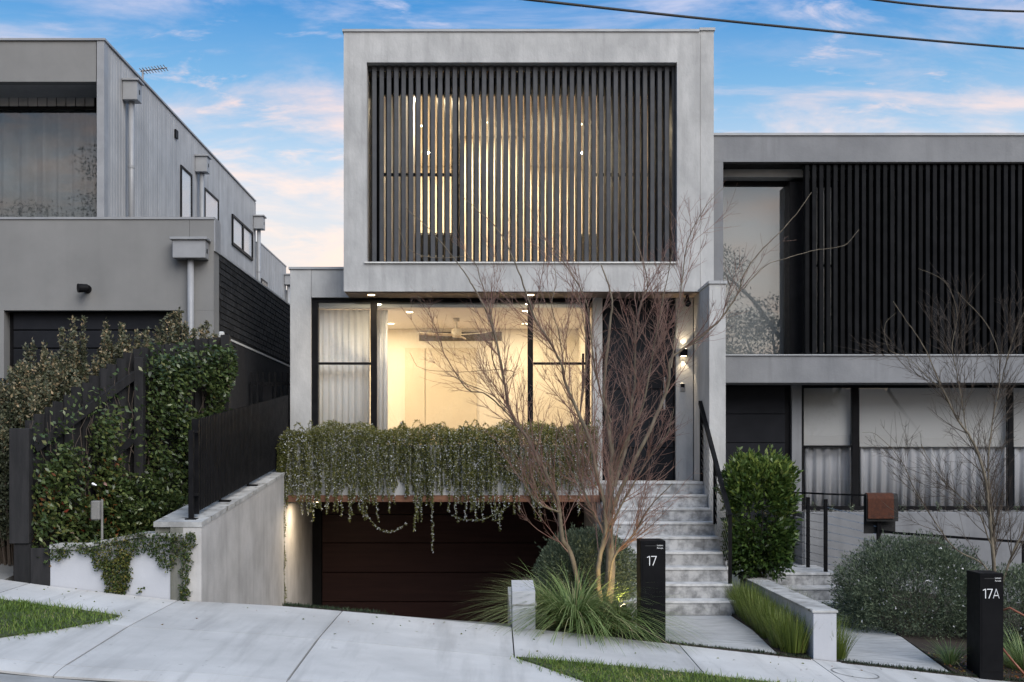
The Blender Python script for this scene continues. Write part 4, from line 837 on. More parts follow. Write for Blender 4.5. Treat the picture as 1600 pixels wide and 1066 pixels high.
ix = gx(1067.5, 17.4); iz = gz(605, 17.4); part('frame', 'stainless', IC, (ix - 0.035, ix + 0.035, 17.445, 17.459, iz - 0.06, iz + 0.06), c=0.004); part('screen', 'frame_black', IC, (ix - 0.026, ix + 0.026, 17.442, 17.4445, iz - 0.0, iz + 0.05)); part('button', 'plastic_grey', IC, (ix - 0.02, ix + 0.02, 17.442, 17.4445, iz - 0.05, iz - 0.012))
SC = thing('security_camera', 'small black security camera hanging under the soffit by the entry', 'camera', (gx(1074, 17.2), 17.2, 2.3))
cx_ = gx(1074, 17.2)
MB().tube([(cx_, 17.2, 2.317), (cx_, 17.2, 2.26)], 0.025, 10).build('mount', 'metal_black', SC); MB().tube([(cx_, 17.24, 2.24), (cx_ - 0.01, 17.08, 2.18)], [0.04, 0.045], 12).build('camera_body', 'metal_black', SC); MB().tube([(cx_ - 0.01, 17.079, 2.18), (cx_ - 0.0105, 17.07, 2.177)], 0.025, 12).build('lens', 'car_glass', SC)
# railing of 17A
R2 = thing('cable_railing', 'black railing with horizontal cables beside the low stone steps', 'railing', (4.1, 16.0, -1.48))
def pp(px, py, Y): return Vector((gx(px, Y), Y, gz(py, Y)))
posts = [(1241, 776, 870, 17.2), (1262.5, 777, 878, 16.4), (1290, 780, 887.5, 15.75)]
for px, pt, pb_, Y in posts:
    x = gx(px, Y); part('post', 'metal_black', R2, (x - 0.022, x + 0.022, Y - 0.022, Y + 0.022, LZ, gz(pt, Y)), c=0.003)
Yp = 15.2; x = gx(1373, Yp); part('post', 'metal_black', R2, (x - 0.025, x + 0.025, Yp - 0.022, Yp + 0.022, -2.0, gz(790, Yp)), c=0.003)
rl = [pp(1241, 770, 17.2), pp(1262.5, 770.5, 16.4), pp(1290, 772, 15.75), pp(1390, 775, 15.2)]
for a, b_ in zip(rl[:-1], rl[1:]): MB().bar(a, b_, 0.035, 0.022).build('top_rail', 'metal_black', R2)
lr = [pp(1373, 829, 15.2), pp(1400, 833, 15.1), pp(1640, 850, 14.4)]
for a, b_ in zip(lr[:-1], lr[1:]): MB().bar(a, b_, 0.04, 0.03).build('lower_rail', 'metal_black', R2)
for px in (1472, 1600): a = pp(px, 838 + (px - 1472) * 0.07, 14.9 - (px - 1472) * 0.003); part('post', 'metal_black', R2, (a.x - 0.02, a.x + 0.02, a.y - 0.02, a.y + 0.02, -2.1, a.z))
for k in range(1, 9):
    f = k / 9
    P = [Vector((gx(px, Y), Y, gz(pt, Y) * (1 - f) + (LZ if i < 3 else LZ - 0.05) * f)) for i, (px, pt, pb_, Y) in enumerate(posts + [(1373, 800, 880, 15.2)])]
    MB().tube(P, 0.003, 5).build('cable', 'stainless', R2)
# door mat hung over the rail
dm = MB(); prof = [(-0.05, -0.30), (-0.045, -0.02), (-0.03, 0.018), (0.0, 0.03), (0.03, 0.018), (0.045, -0.02), (0.05, -0.46)]
xl, xr = gx(1348, 15.3), gx(1397, 15.3); zr = gz(777, 15.2); Ym = 15.2
DM = thing('door_mat', 'brown bristle door mat with black backing folded over the railing', 'door mat', ((xl + xr) / 2, Ym, zr))
def strip(prof, x0, x1, off):
    b = MB(); n = len(prof); V = []
    for xx in (x0, x1):
        for r_ in (0, 1):
            for i, (yy, zz) in enumerate(prof):
                k = 1 + r_ * off; V.append((xx, Ym + yy * k, zr + zz + (0.018 * r_ if zz > 0 else 0)))
    Fs = []
    for i in range(n - 1):
        Fs += [(i, i + 1, 2 * n + i + 1, 2 * n + i), (n + i, 3 * n + i, 3 * n + i + 1, n + i + 1), (i, n + i, n + i + 1, i + 1), (2 * n + i, 2 * n + i + 1, 3 * n + i + 1, 3 * n + i)]
    Fs += [(0, 2 * n, 3 * n, n), (n - 1, 2 * n - 1, 4 * n - 1, 3 * n - 1)]
    return b.add(V, Fs)
strip([(y * 1.0, z) for y, z in prof], xl, xr, 0.25).build('backing', 'rubber', DM)
strip([(y * 1.3, z + 0.004) for y, z in [(-0.05, -0.27), (-0.047, -0.02), (-0.033, 0.02), (0.0, 0.034), (0.02, 0.03)]], xl + 0.012, xr - 0.06, 0.3).build('bristle_face', 'mat_brown', DM)
# garden hose
pts = [pp(1562, 955, 12.5), pp(1578, 950, 12.3), pp(1600, 962, 12.2), pp(1640, 985, 12.1)]; pts2 = [pp(1560, 1005, 12.2), pp(1580, 1030, 12.0), pp(1606, 1060, 11.9)]
HS = thing('garden_hose', 'terracotta garden hose looping beside the 17A letterbox', 'hose', (5.2, 12.2, -2.1))
MB().tube(pts, 0.011, 8).build('hose_loop', 'hose', HS, smooth=True); MB().tube(pts2, 0.011, 8).build('hose_loop', 'hose', HS, smooth=True)
# water meter in the vines
WM = thing('water_meter', 'grey meter box and pipe half hidden in the leafy vine', 'meter', (gx(156, 12.2), 12.2, -0.9))
mx_ = gx(155, 12.2); part('meter_box', 'plastic_grey', WM, (mx_ - 0.05, mx_ + 0.04, 12.08, 12.2, gz(812, 12.2), gz(782, 12.2)), c=0.012); MB().tube([(mx_ + 0.045, 12.15, -0.95), (mx_ + 0.045, 12.15, gz(780, 12.2))], 0.012, 8).build('pipe', 'plastic_grey', WM)
tx = gx(150, 12.2); MB().tube([(tx - 0.03, 12.12, gz(757, 12.2)), (tx + 0.02, 12.05, gz(756, 12.2)), (tx + 0.05, 12.06, gz(758, 12.2))], [0.018, 0.016, 0.008], 10).build('tap', 'stainless', WM)
# overhead cables
for lab, a, b_, r_ in (('long black overhead cable crossing the sky above both houses', pp(830, 0, 14), pp(1600, 76, 17), 0.016), ('short black overhead cable high over the dark slatted house', pp(1370, 0, 14), pp(1600, 18, 15), 0.014)):
    d = b_ - a; P = []
    for i in range(25):
        t = -1.2 + 3.2 * i / 24; q = a + d * t; q.z += 0.10 * ((t - 0.5) ** 2 - 0.25); P.append(q)
    tag(MB().tube(P, r_, 6).build('overhead_cable', 'wire', None, smooth=True), lab, 'cable', 'overhead cables')
# service cover in the footpath
mc = (gx(1337, 11.2), 11.22); zc_ = zpath(*mc)
b = MB(); n = 40; V = []
for q in (0.206, 0.218):
    for k in range(n): t = 2 * math.pi * k / n; x = mc[0] + q * math.cos(t); y = mc[1] + q * math.sin(t); V.append((x, y, zpath(x, y) + 0.004))
b.add(V, [(k, (k + 1) % n, n + (k + 1) % n, n + k) for k in range(n)])
MC = tag(b.build('service_cover', 'ramp'), 'round utility cover ring set in the concrete footpath', 'cover')
V = [(mc[0] + 0.2 * math.cos(2 * math.pi * k / n), mc[1] + 0.2 * math.sin(2 * math.pi * k / n)) for k in range(n)]
MB().add([(x, y, zpath(x, y) + 0.003) for x, y in V], [tuple(range(n))]).build('cover_plate', 'footpath', MC)

# ================================================================== CURTAINS, FAN, VENT, FURNITURE
def curtain(name, label, x0, x1, y, z0, z1, m, amp=0.035, wl=0.11, group=None):
    n = int((x1 - x0) / wl * 8); xs = [x0 + (x1 - x0) * i / n for i in range(n + 1)]; ph = random.uniform(0, 6); V = []
    for z, k in ((z0, 1.15), ((z0 + z1) / 2, 1.0), (z1, 0.8)):
        for x in xs:
            t = x / wl * 2 * math.pi + ph + 0.9 * math.sin(x * 3.1 + ph); V.append((x, y + amp * k * (math.sin(t) + 0.35 * math.sin(2.3 * t)), z))
    N_ = n + 1
    o = MB().add(V, [(j * N_ + i, j * N_ + i + 1, (j + 1) * N_ + i + 1, (j + 1) * N_ + i) for j in range(2) for i in range(n)]).build(name, m, None, smooth=True)
    sm = o.modifiers.new('cloth', 'SOLIDIFY'); sm.thickness = 0.002
    return tag(o, label, 'curtain', group)
curtain('curtain', 'white sheer curtain filling the narrow window pane beside the warm room', gx(494, 17.85), gx(578, 17.85), 17.85, -0.32, 2.19, 'sheer', 0.03, 0.10)
curtain('curtain', 'gathered white sheer curtain beside the wide glowing pane', gx(588, 17.9), gx(606, 17.9), 17.9, -0.32, 2.19, 'sheer', 0.035, 0.06)
curtain('curtain', 'dark grey curtain behind the upstairs window of the grey neighbour house', -9.9, gx(150, 18.2), 18.25, 2.62, gz(160, 18.2), 'drape_dark', 0.06, 0.26)
for a, b_, lab in ((1256, 1331, 'white pleated curtain in the narrow pane of the dark house'), (1343, 1575, 'white pleated curtain in the wide pane behind the second bare tree'), (1584, 1640, 'white pleated curtain in the end pane of the dark house')):
    curtain('curtain', lab, gx(a, 17.85), gx(b_, 17.85), 17.86, gz(795, 17.85), 0.9, 'sheer_cool', 0.03, 0.15)
for a, b_, lab in ((1256, 1331, 'pale roller blind half lowered in the narrow lower pane'), (1343, 1575, 'pale roller blind half lowered in the wide lower pane'), (1584, 1640, 'pale roller blind half lowered in the end lower pane')):
    RBD = thing('roller_blind', lab, 'blind', ((gx(a, 17.78) + gx(b_, 17.78)) / 2, 17.78, gz(605, 17.78)))
    part('fabric', 'roller_blind', RBD, (gx(a, 17.78), gx(b_, 17.78), 17.778, 17.781, gz(697, 17.78), gz(604, 17.78))); part('bottom_bar', 'plastic_white', RBD, (gx(a, 17.78), gx(b_, 17.78), 17.774, 17.785, gz(698.5, 17.78), gz(697, 17.78)))
FN = thing('ceiling_fan', 'pale three bladed ceiling fan hanging in the warm lit room', 'fan', (gx(713, 19), 19, 2.2))
fx = gx(713, 19); fz = gz(524, 19)
MB().lathe([(0.05, 0), (0.05, -0.05), (0.02, -0.06), (0.015, -0.07), (0.015, fz - 2.2 + 0.12), (0.07, fz - 2.2 + 0.10), (0.085, fz - 2.2 + 0.02), (0.06, fz - 2.2 - 0.03)], (fx, 19, 2.199), 20).build('motor', 'joinery', FN, smooth=True)
for k in range(3):
    a = math.radians(200 + 120 * k); d = Vector((math.cos(a), math.sin(a), 0)); s_ = Vector((-d.y, d.x, 0)); b = MB(); c_ = Vector((fx, 19, fz))
    V = []
    for t, w in ((0.07, 0.04), (0.2, 0.07), (0.45, 0.065), (0.62, 0.03)):
        for q in (-1, 1):
            for h_ in (0, 0.008): p_ = c_ + d * t + s_ * w * q; V.append((p_.x, p_.y, p_.z + q * 0.012 + h_))
    for i in range(3):
        o_ = i * 4; b.f += [(o_ + 1, o_ + 3, o_ + 7, o_ + 5), (o_, o_ + 4, o_ + 6, o_ + 2), (o_, o_ + 1, o_ + 5, o_ + 4), (o_ + 2, o_ + 6, o_ + 7, o_ + 3)]
    b.f += [(0, 2, 3, 1), (12, 13, 15, 14)]; b.v = V; b.build('blade', 'joinery', FN)
AC = thing('air_vent', 'long dark air grille on the back wall of the warm room', 'vent', (gx(719, RB), RB, gz(526, RB)))
va, vb_ = gx(655, RB), gx(784, RB); part('frame', 'grille', AC, (va, vb_, RB - 0.02, RB - 0.001, gz(533, RB), gz(519, RB)))
for k in range(4): z = gz(531.5 - k * 3.3, RB); part('louvre', 'grille', AC, (va + 0.02, vb_ - 0.02, RB - 0.026, RB - 0.0205, z, z + 0.008))
curtain('curtain', 'white sheer curtain at one side behind the charcoal slat screen', gx(600, 18.0), gx(648, 18.0), 18.0, 2.67, 5.44, 'sheer', 0.035, 0.12)
curtain('curtain', 'tall white sheer curtain towards the timber panelling behind the slats', gx(935, 18.0), gx(990, 18.0), 18.0, 2.67, 5.44, 'sheer', 0.035, 0.12)
def armchair(label, x, y, z, s):
    c_ = thing('armchair', label, 'armchair', (x, y, z), 'armchairs behind the slats')
    part('seat', 'rubber', c_, (x - 0.32 * s, x + 0.32 * s, y - 0.3, y + 0.3, z + 0.25, z + 0.42), c=0.04); part('backrest', 'rubber', c_, (x - 0.32 * s, x + 0.32 * s, y + 0.2, y + 0.34, z + 0.42, z + 0.85), c=0.04)
    for q in (-1, 1):
        part('armrest', 'rubber', c_, (x + q * 0.32 - 0.04, x + q * 0.32 + 0.04, y - 0.28, y + 0.2, z + 0.42, z + 0.6), c=0.02)
        for w in (-1, 1): part('leg', 'rubber', c_, (x + q * 0.28 - 0.02, x + q * 0.28 + 0.02, y + w * 0.25 - 0.02, y + w * 0.25 + 0.02, z, z + 0.25))
armchair('dark armchair glimpsed through the slats near the sheer curtain', gx(676, 18.6), 18.6, 2.66, 1.0)
armchair('dark armchair glimpsed through the slats near the timber panelling', gx(935, 18.7), 18.7, 2.66, 1.0)

# parked car behind the shrubs
CAR = thing('parked_car', 'dark parked car with roof rails behind the shrubs and paling fence', 'car', (-6.25, 13.8, -0.95))
cxm = -6.27; gz0 = -0.98
side = [(11.7, 0.45), (11.72, 0.85), (11.85, 1.05), (12.0, 1.62), (12.3, 1.76), (14.0, 1.80), (14.7, 1.72), (15.3, 1.12), (15.95, 1.0), (16.0 - 0.02, 0.5), (15.9, 0.28), (11.8, 0.28)]
b = MB(); V = []; xsec = [(-0.92, 0.0, 0.90), (-0.97, 1, 1)]
for s_, zmul in ((-1, 1), (1, 1)):
    for y, z in side:
        tuck = 0.0 if z < 1.1 else (z - 1.1) * 0.26
        V.append((cxm + s_ * (0.93 - tuck), y, gz0 + z))
n = len(side)
b.add(V, [tuple(range(n)), tuple(range(2 * n - 1, n - 1, -1))] + [(i, i + n, (i + 1) % n + n, (i + 1) % n) for i in range(n)])
b.build('body', 'car_paint', CAR)
for s_ in (-1, 1):
    b = MB(); w = [(12.15, 1.15), (12.35, 1.64), (14.4, 1.66), (15.0, 1.16)]; V = []
    for o_ in (0.004, 0.01):
        for y, z in w: V.append((cxm + s_ * (0.93 - (z - 1.1) * 0.26 + o_), y, gz0 + z))
    b.add(V, [(0, 1, 2, 3), (7, 6, 5, 4)] + [(i, i + 4, (i + 1) % 4 + 4, (i + 1) % 4) for i in range(4)]); b.build('side_window', 'car_glass', CAR)
    MB().tube([(cxm + s_ * 0.70, 12.3, gz0 + 1.78), (cxm + s_ * 0.70, 12.5, gz0 + 1.85), (cxm + s_ * 0.70, 14.3, gz0 + 1.87), (cxm + s_ * 0.70, 14.6, gz0 + 1.78)], 0.022, 8).build('roof_rail', 'car_silver', CAR, smooth=True)
    part('tail_lamp', 'mat_brown', CAR, (cxm + s_ * 0.78 - 0.1, cxm + s_ * 0.78 + 0.1, 11.70, 11.80, gz0 + 0.88, gz0 + 1.02), c=0.02)
    for y in (12.55, 15.1):
        wh = MB().tube([(cxm + s_ * 0.72, y, gz0 + 0.33), (cxm + s_ * 0.94, y, gz0 + 0.33)], 0.33, 24).build('wheel', 'rubber', CAR, smooth=False)
        MB().tube([(cxm + s_ * 0.941, y, gz0 + 0.33), (cxm + s_ * 0.95, y, gz0 + 0.33)], [0.2, 0.19], 20).build('rim', 'car_silver', wh)
b = MB(); V = [(cxm + s_ * (0.93 - (z - 1.1) * 0.26 - 0.08), 11.85 + (z - 1.05) * 0.26 - 0.006 - 0.004 * k, gz0 + z) for k in (0, 1) for s_, z in ((-1, 1.14), (1, 1.14), (1, 1.56), (-1, 1.56))]
b.add(V, [(0, 1, 2, 3), (7, 6, 5, 4)] + [(i, i + 4, (i + 1) % 4 + 4, (i + 1) % 4) for i in range(4)]); b.build('rear_window', 'car_glass', CAR)
# ================================================================== PLANTS
R_ = RNG
def runi(a, b, n): return R_.uniform(a, b, n)
# trailing rosemary over the planter: a mounded top and single hanging strands
RO = thing('trailing_rosemary', 'trailing rosemary spilling from the planter over the garage in long strands', 'plant', (-0.75, 16.7, 0.1))
n = 30000
x = runi(-2.94, 1.40, n); y = runi(16.42, 17.1, n); ridge = 0.45 + 0.03 * np.sin(x * 2.1 + 0.5) + 0.03 * np.sin(x * 5.3) + 0.03 * np.sin(x * 13) - 0.10 * (x < -2.6) 
z = 0.14 + (ridge - 0.14) * np.sqrt(runi(0, 1, n)) * (1 - 0.45 * ((y - 16.75) / 0.36) ** 2)
C = np.stack([x, y, z], 1); D = R_.normal(size=(n, 3)); D[:, 2] = np.abs(D[:, 2]) * 0.8; D[:, 1] -= 0.3
leaves('foliage', C, D, runi(0.028, 0.055, n), runi(0.007, 0.012, n), np.where(R_.uniform(size=n) < 0.07, 0.97, np.clip(R_.beta(2.4, 2, n) * 0.9, 0, 0.89)), 'leaf_rosemary', RO)
def strand(x, y0, z0, length, wob, arch=0.0, spec=0.10, swing=0.0):
    """One stem with needle leaves: up over the edge, then straight down."""
    m = max(8, int(length * 22)); t = np.linspace(0, 1, m); L = t * length
    px = x + np.cumsum(R_.normal(0, wob * 0.006, m)) + swing * t ** 2
    out_ = y0 - 0.16 * np.minimum(1, L / 0.2) + R_.normal(0, 0.004, m); pz = z0 + arch * np.sin(np.minimum(1, L / 0.22) * math.pi) - np.maximum(0, L - 0.12)
    return np.stack([px, out_, pz], 1)
def strand_obj(P, dens=520, spec=0.10, name='strand', r=0.003, ll=(0.018, 0.036)):
    L = np.linalg.norm(np.diff(P, axis=0), axis=1).sum(); k = int(L * dens) + 6
    u = runi(0, len(P) - 1.001, k); i = u.astype(int); f = (u - i)[:, None]; C = P[i] * (1 - f) + P[i + 1] * f; T = unit(P[i + 1] - P[i])
    D = unit(R_.normal(size=(k, 3))) + T * 0.5
    V1, Q1 = leaf_geo(C, D, runi(ll[0], ll[1], k), runi(0.007, 0.011, k)); tint = np.clip(R_.beta(2, 2.2, k), 0, 0.89); tint[R_.uniform(size=k) < spec] = 0.97
    V2, Q2 = tubes_geo([(P, np.linspace(r, r * 0.6, len(P)))], 3)
    return npmesh(name, np.concatenate([V1, V2]), np.concatenate([Q1, Q2 + len(V1)]), 'leaf_rosemary', RO, np.concatenate([tint, np.full(len(Q2), 0.3)]))
# how far the curtain of strands hangs, by place along the planter (metres below eye level)
hx_ = np.array([-2.98, -2.75, -2.45, -2.1, -1.7, -1.3, -1.0, -0.7, -0.35, 0.0, 0.3, 0.6, 0.9, 1.2, 1.4])
hz_ = np.array([-0.55, -0.58, -0.72, -0.60, -0.66, -0.46, -0.70, -0.44, -0.74, -0.46, -0.52, -0.74, -0.52, -0.46, -0.40])
for i in range(252):
    x = -2.94 + 4.33 * (i + random.random()) / 252; y0 = random.uniform(16.52, 16.68); z0 = 0.26 + random.uniform(-0.1, 0.12)
    zb_ = float(np.interp(x, hx_, hz_)); L = (z0 - zb_ + 0.12) * (random.uniform(0.5, 1.0) ** 0.6)
    if random.random() < 0.07: L = (z0 - zb_ + 0.12) * random.uniform(1.05, 1.3)
    strand_obj(strand(x, y0, z0, L, 1.0, random.uniform(0.0, 0.06)), spec=0.12)
n = 13000; x = runi(-2.93, 1.40, n); z = 0.3 - runi(0, 1, n) ** 0.9 * (0.3 - np.interp(x, hx_, hz_ + 0.30)); C = np.stack([x, runi(16.38, 16.49, n), z], 1); kp = np.array([mnoise.noise(Vector((a * 9, 0, b_ * 1.5))) for a, b_ in zip(x, z)]) > -0.12; C = C[kp]; n = len(C); D = R_.normal(size=(n, 3)); D[:, 2] -= 0.9
ti = np.clip(R_.beta(2, 2.6, n), 0, 0.89); ti[R_.uniform(size=n) < 0.10] = 0.97
leaves('hanging_foliage', C, D, runi(0.022, 0.04, n), runi(0.009, 0.014, n), ti, 'leaf_rosemary', RO)
for px, py, sw in ((668, 862, 0), (774, 830, 0), (525, 800, 0), (488, 805, 0.02), (585, 815, 0.05), (655, 815, 0.02), (735, 815, 0), (748, 815, 0.02), (818, 800, 0), (905, 805, 0)):
    x = gx(px, 16.45) - sw; strand_obj(strand(x, 16.58, 0.2, 0.2 - gz(py, 16.42) + 0.12, 1.6, 0.02, swing=sw), dens=300, spec=0.3)
for i in range(42):                                                                     # looser strands hanging past the fascia
    x = random.choice((-2.45, -1.75, -1.0, -0.35, 0.6, 0.0, -2.1)) + random.gauss(0, 0.16); strand_obj(strand(x, 16.58, 0.1, 0.1 - random.uniform(-0.88, -0.58) + 0.12, 1.2, 0.02), dens=300, spec=0.2)
for a, c_, s_ in (((563, 790), (635, 818), 26), ((705, 806), (795, 790), 14)):         # two swags looping between strands
    t = np.linspace(0, 1, 26); P = np.stack([gx(a[0], 16.42) + (gx(c_[0], 16.42) - gx(a[0], 16.42)) * t, np.full(26, 16.42), gz(a[1], 16.42) + (gz(c_[1], 16.42) - gz(a[1], 16.42)) * t - s_ / 115 * np.sin(t * math.pi) * (1 if s_ > 20 else 1)], 1)
    strand_obj(P, dens=260, spec=0.35)
for i in range(34):                                                                     # arching tips on top
    x = random.uniform(-2.8, 1.35); t = np.linspace(0, 1, 12); w = random.uniform(0.06, 0.16) * random.choice((-1, 1)); h_ = random.uniform(0.08, 0.2)
    P = np.stack([x + w * t, np.full(12, random.uniform(16.5, 16.8)) - 0.1 * t, 0.33 + h_ * np.sin(t * 2.6)], 1); strand_obj(P, dens=230, spec=0.04, name='arching_stem')
t = np.linspace(0, 1, 40); P = np.stack([-2.868 + 0.012 * np.sin(t * 23), np.full(40, 16.40) + 0.01 * np.sin(t * 17), -0.3 - 1.75 * t], 1)   # creeper down the wall corner
strand_obj(P, dens=300, spec=0.0, ll=(0.02, 0.035))
n = 2600; t = R_.beta(1, 1.6, n); C = np.stack([-2.97 + runi(0, 0.14, n) * (1 - t * 0.5), runi(16.40, 16.48, n), 0.2 - 0.78 * t], 1); D = R_.normal(size=(n, 3)); D[:, 1] -= 0.8; D[:, 2] -= 0.5
leaves('corner_foliage', C, D, runi(0.02, 0.035, n), runi(0.008, 0.014, n), runi(0, 0.75, n), 'leaf_rosemary', RO)

def clump_points(n, c, r, lump=0.18, shell=0.55, freq=3.0):
    """Points through the outer part of a lumpy ellipsoid, with outward directions."""
    d = unit(R_.normal(size=(n, 3))); k = np.array([mnoise.noise(Vector(q) * freq + Vector(c)) for q in d]); k2 = np.array([mnoise.noise(Vector(q) * freq * 2.7 + Vector(c)) for q in d])
    rad = (1 + lump * k + lump * 0.6 * k2) * (shell + (1 - shell) * R_.uniform(size=n) ** 0.5)
    return np.array(c) + d * np.array(r) * rad[:, None], d
def ball_shrub(name, label, c, r, n, m, L, W, cat='bush', flowers=0, boxy=False, up=0.5, lump=0.16, tip=None, base_z=None, freq=3.0, trunk=True):
    root = thing(name, label, cat, (c[0], c[1], base_z if base_z is not None else c[2] - r[2]))
    C, d = clump_points(n, c, r, lump, 0.5, freq)
    if boxy:
        d2 = np.sign(d) * np.abs(d) ** 0.45; d2 = d2 / np.max(np.abs(d2), axis=1, keepdims=True); k = np.linalg.norm((C - np.array(c)) / np.array(r), axis=1, keepdims=True)
        C = np.array(c) + (0.55 * unit(d) + 0.45 * d2) * np.array(r) * k * 0.92
    keep = C[:, 2] > (base_z if base_z is not None else -9) + 0.02; C = C[keep]; d = d[keep]; n = len(C)
    D = d + R_.normal(0, 0.55, (n, 3)); D[:, 2] += up
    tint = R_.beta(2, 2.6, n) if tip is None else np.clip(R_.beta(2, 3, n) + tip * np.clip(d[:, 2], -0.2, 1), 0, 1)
    leaves('foliage', C, D, runi(L[0], L[1], n), runi(W[0], W[1], n), tint, m, root)
    ks = max(30, n // 260); sp_ = R_.choice(n, ks); SC = []; SD = []                     # stray shoots breaking the outline
    for q in sp_:
        if d[q, 2] < -0.2: continue
        k = 16; u = runi(0, 1, k); ax = d[q] + R_.normal(0, 0.3, 3); ax[2] += 0.5; ax /= np.linalg.norm(ax); SC.append(C[q] + ax * (u * random.uniform(0.06, 0.17))[:, None]); SD.append(ax + R_.normal(0, 0.6, (k, 3)))
    SC = np.concatenate(SC); k = len(SC); leaves('stray_shoots', SC, np.concatenate(SD), runi(L[0], L[1], k) * 0.9, runi(W[0], W[1], k) * 0.9, np.clip(R_.beta(2, 1.8, k), 0, 1), m, root)
    if trunk:
        lines = []; bz = (base_z if base_z is not None else c[2] - r[2]) - 0.03
        for k in range(14):
            e = np.array(c) + unit(R_.normal(size=(1, 3)))[0] * np.array(r) * 0.75; e[2] = max(e[2], c[2]); s_ = np.array([c[0] + random.uniform(-.06, .06), c[1] + random.uniform(-.06, .06), bz])
            tt = np.linspace(0, 1, 6)[:, None]; P = s_ * (1 - tt) + e * tt; P[:, 2] = s_[2] + (e[2] - s_[2]) * tt[:, 0] ** 0.8; lines.append((P, np.linspace(0.012, 0.003, 6)))
        V, Q = tubes_geo(lines, 4); npmesh('branches', V, Q, 'stem_green', root)
    if flowers:
        fc = C[R_.choice(n, flowers * 3)]; fc = fc[np.argsort(fc[:, 1])[:flowers]] + np.array([0, -0.02, 0]); k = 4; CC = np.repeat(fc, k, 0); DD = R_.normal(size=(flowers * k, 3)); DD[:, 1] -= 0.8
        leaves('flowers', CC, DD, runi(0.014, 0.024, flowers * k), runi(0.011, 0.018, flowers * k), runi(0, 1, flowers * k), 'flower_white', root)
    return root
ball_shrub('rounded_bush', 'clipped grey green bush behind the strappy grass and bare tree', (gx(918, 13.5), 13.6, gz(900, 13.5)), (0.59, 0.5, 0.52), 36000, 'leaf_westringia', (0.022, 0.045), (0.007, 0.012), base_z=-1.6, lump=0.07)
ball_shrub('flowering_bush', 'wide grey green bush dotted with small white flowers by the 17A path', (gx(1432, 14.0), 14.05, gz(940, 14.0)), (0.92, 0.82, 0.76), 62000, 'leaf_westringia', (0.025, 0.05), (0.008, 0.013), flowers=75, base_z=-2.0, lump=0.2, freq=3.6)
ball_shrub('flowering_bush', 'grey green flowering bush behind the hose and letterbox', (gx(1610, 13.4), 13.6, gz(960, 13.4)), (0.62, 0.5, 0.52), 20000, 'leaf_westringia', (0.025, 0.05), (0.008, 0.013), flowers=20, base_z=-2.1, lump=0.15)
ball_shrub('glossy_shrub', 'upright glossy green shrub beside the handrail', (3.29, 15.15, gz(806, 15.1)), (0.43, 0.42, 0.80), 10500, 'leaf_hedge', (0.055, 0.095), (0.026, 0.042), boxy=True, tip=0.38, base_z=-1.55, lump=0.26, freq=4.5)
for q, (px, py, r) in enumerate(((1225, 745, 0.16), (1222, 790, 0.13))):
    C, d = clump_points(260, (gx(px, 15), 15.0, gz(py, 15)), (r, r, r * 1.2), 0.3, 0.3); D = d + R_.normal(0, 0.4, C.shape); D[:, 2] += 0.8
    leaves('side_shoot', C, D, runi(0.045, 0.08, len(C)), runi(0.022, 0.034, len(C)), np.clip(runi(0.4, 1.1, len(C)), 0, 1), 'leaf_hedge', bpy.data.objects['glossy_shrub'])

# shrubs behind the paling fence: upright shoots with pale tips
def shoot_shrub(label, x, y, z0, ztop, rx, ry, nsh, group):
    root = thing('pale_tipped_shrub', label, 'shrub', (x, y, z0), group); Cs = []; Ds = []; Ts = []; lines = []
    for i in range(nsh):
        a = random.uniform(0, 6.28); q = math.sqrt(random.random()); bx, by = x + rx * q * math.cos(a), y + ry * q * math.sin(a)
        h_ = (ztop - z0) * (1 - 0.25 * q * q) * random.uniform(0.78, 1.0); P0 = np.array([x + (bx - x) * 0.35, y + (by - y) * 0.35, z0]); P1 = np.array([bx + random.uniform(-.08, .08), by, z0 + h_])
        k = int(h_ * 230); u = R_.uniform(0.12, 1, k) ** 0.8; C = P0 + (P1 - P0) * u[:, None] + R_.normal(0, 0.022, (k, 3)) * (1.6 - u)[:, None]
        D = R_.normal(size=(k, 3)); D[:, 2] += 0.7; Cs.append(C); Ds.append(D)
        Ts.append(np.clip(R_.beta(2, 2.6, k) * 0.72 + np.where(u > 0.86, runi(0.1, 0.45, k), 0), 0, 1)); tt = np.linspace(0, 1, 5)[:, None]; lines.append((P0 + (P1 - P0) * tt, np.linspace(0.009, 0.002, 5)))
    C = np.concatenate(Cs); leaves('foliage', C, np.concatenate(Ds), runi(0.03, 0.052, len(C)), runi(0.018, 0.03, len(C)), np.concatenate(Ts), 'leaf_shrub', root)
    V, Q = tubes_geo(lines, 4); npmesh('stems', V, Q, 'twig_brown', root)
g_ = 'pale tipped shrubs behind the paling fence'
shoot_shrub('low grey green shrub in front of the parked car', -5.0, 12.55, -1.1, 1.0, 0.5, 0.4, 80, g_)
shoot_shrub('bushy grey green shrub with tan tips beside the parked car', -4.93, 13.2, -1.1, 1.35, 0.52, 0.4, 92, g_)
shoot_shrub('spiky shrub with one tall tan tipped leader before the black garage door', -4.78, 13.6, -1.0, 1.72, 0.25, 0.22, 26, g_)
shoot_shrub('tan tipped shrub halfway along the top of the paling fence', -4.30, 14.0, -1.0, 1.72, 0.55, 0.4, 92, g_)
shoot_shrub('dense tan tipped shrub near the fence end by the downpipe', -3.82, 14.75, -1.0, 1.92, 0.5, 0.4, 84, g_)
shoot_shrub('thin dark leafy shoots in front of the grey downpipe', -3.58, 15.0, -1.0, 1.66, 0.14, 0.14, 11, g_)
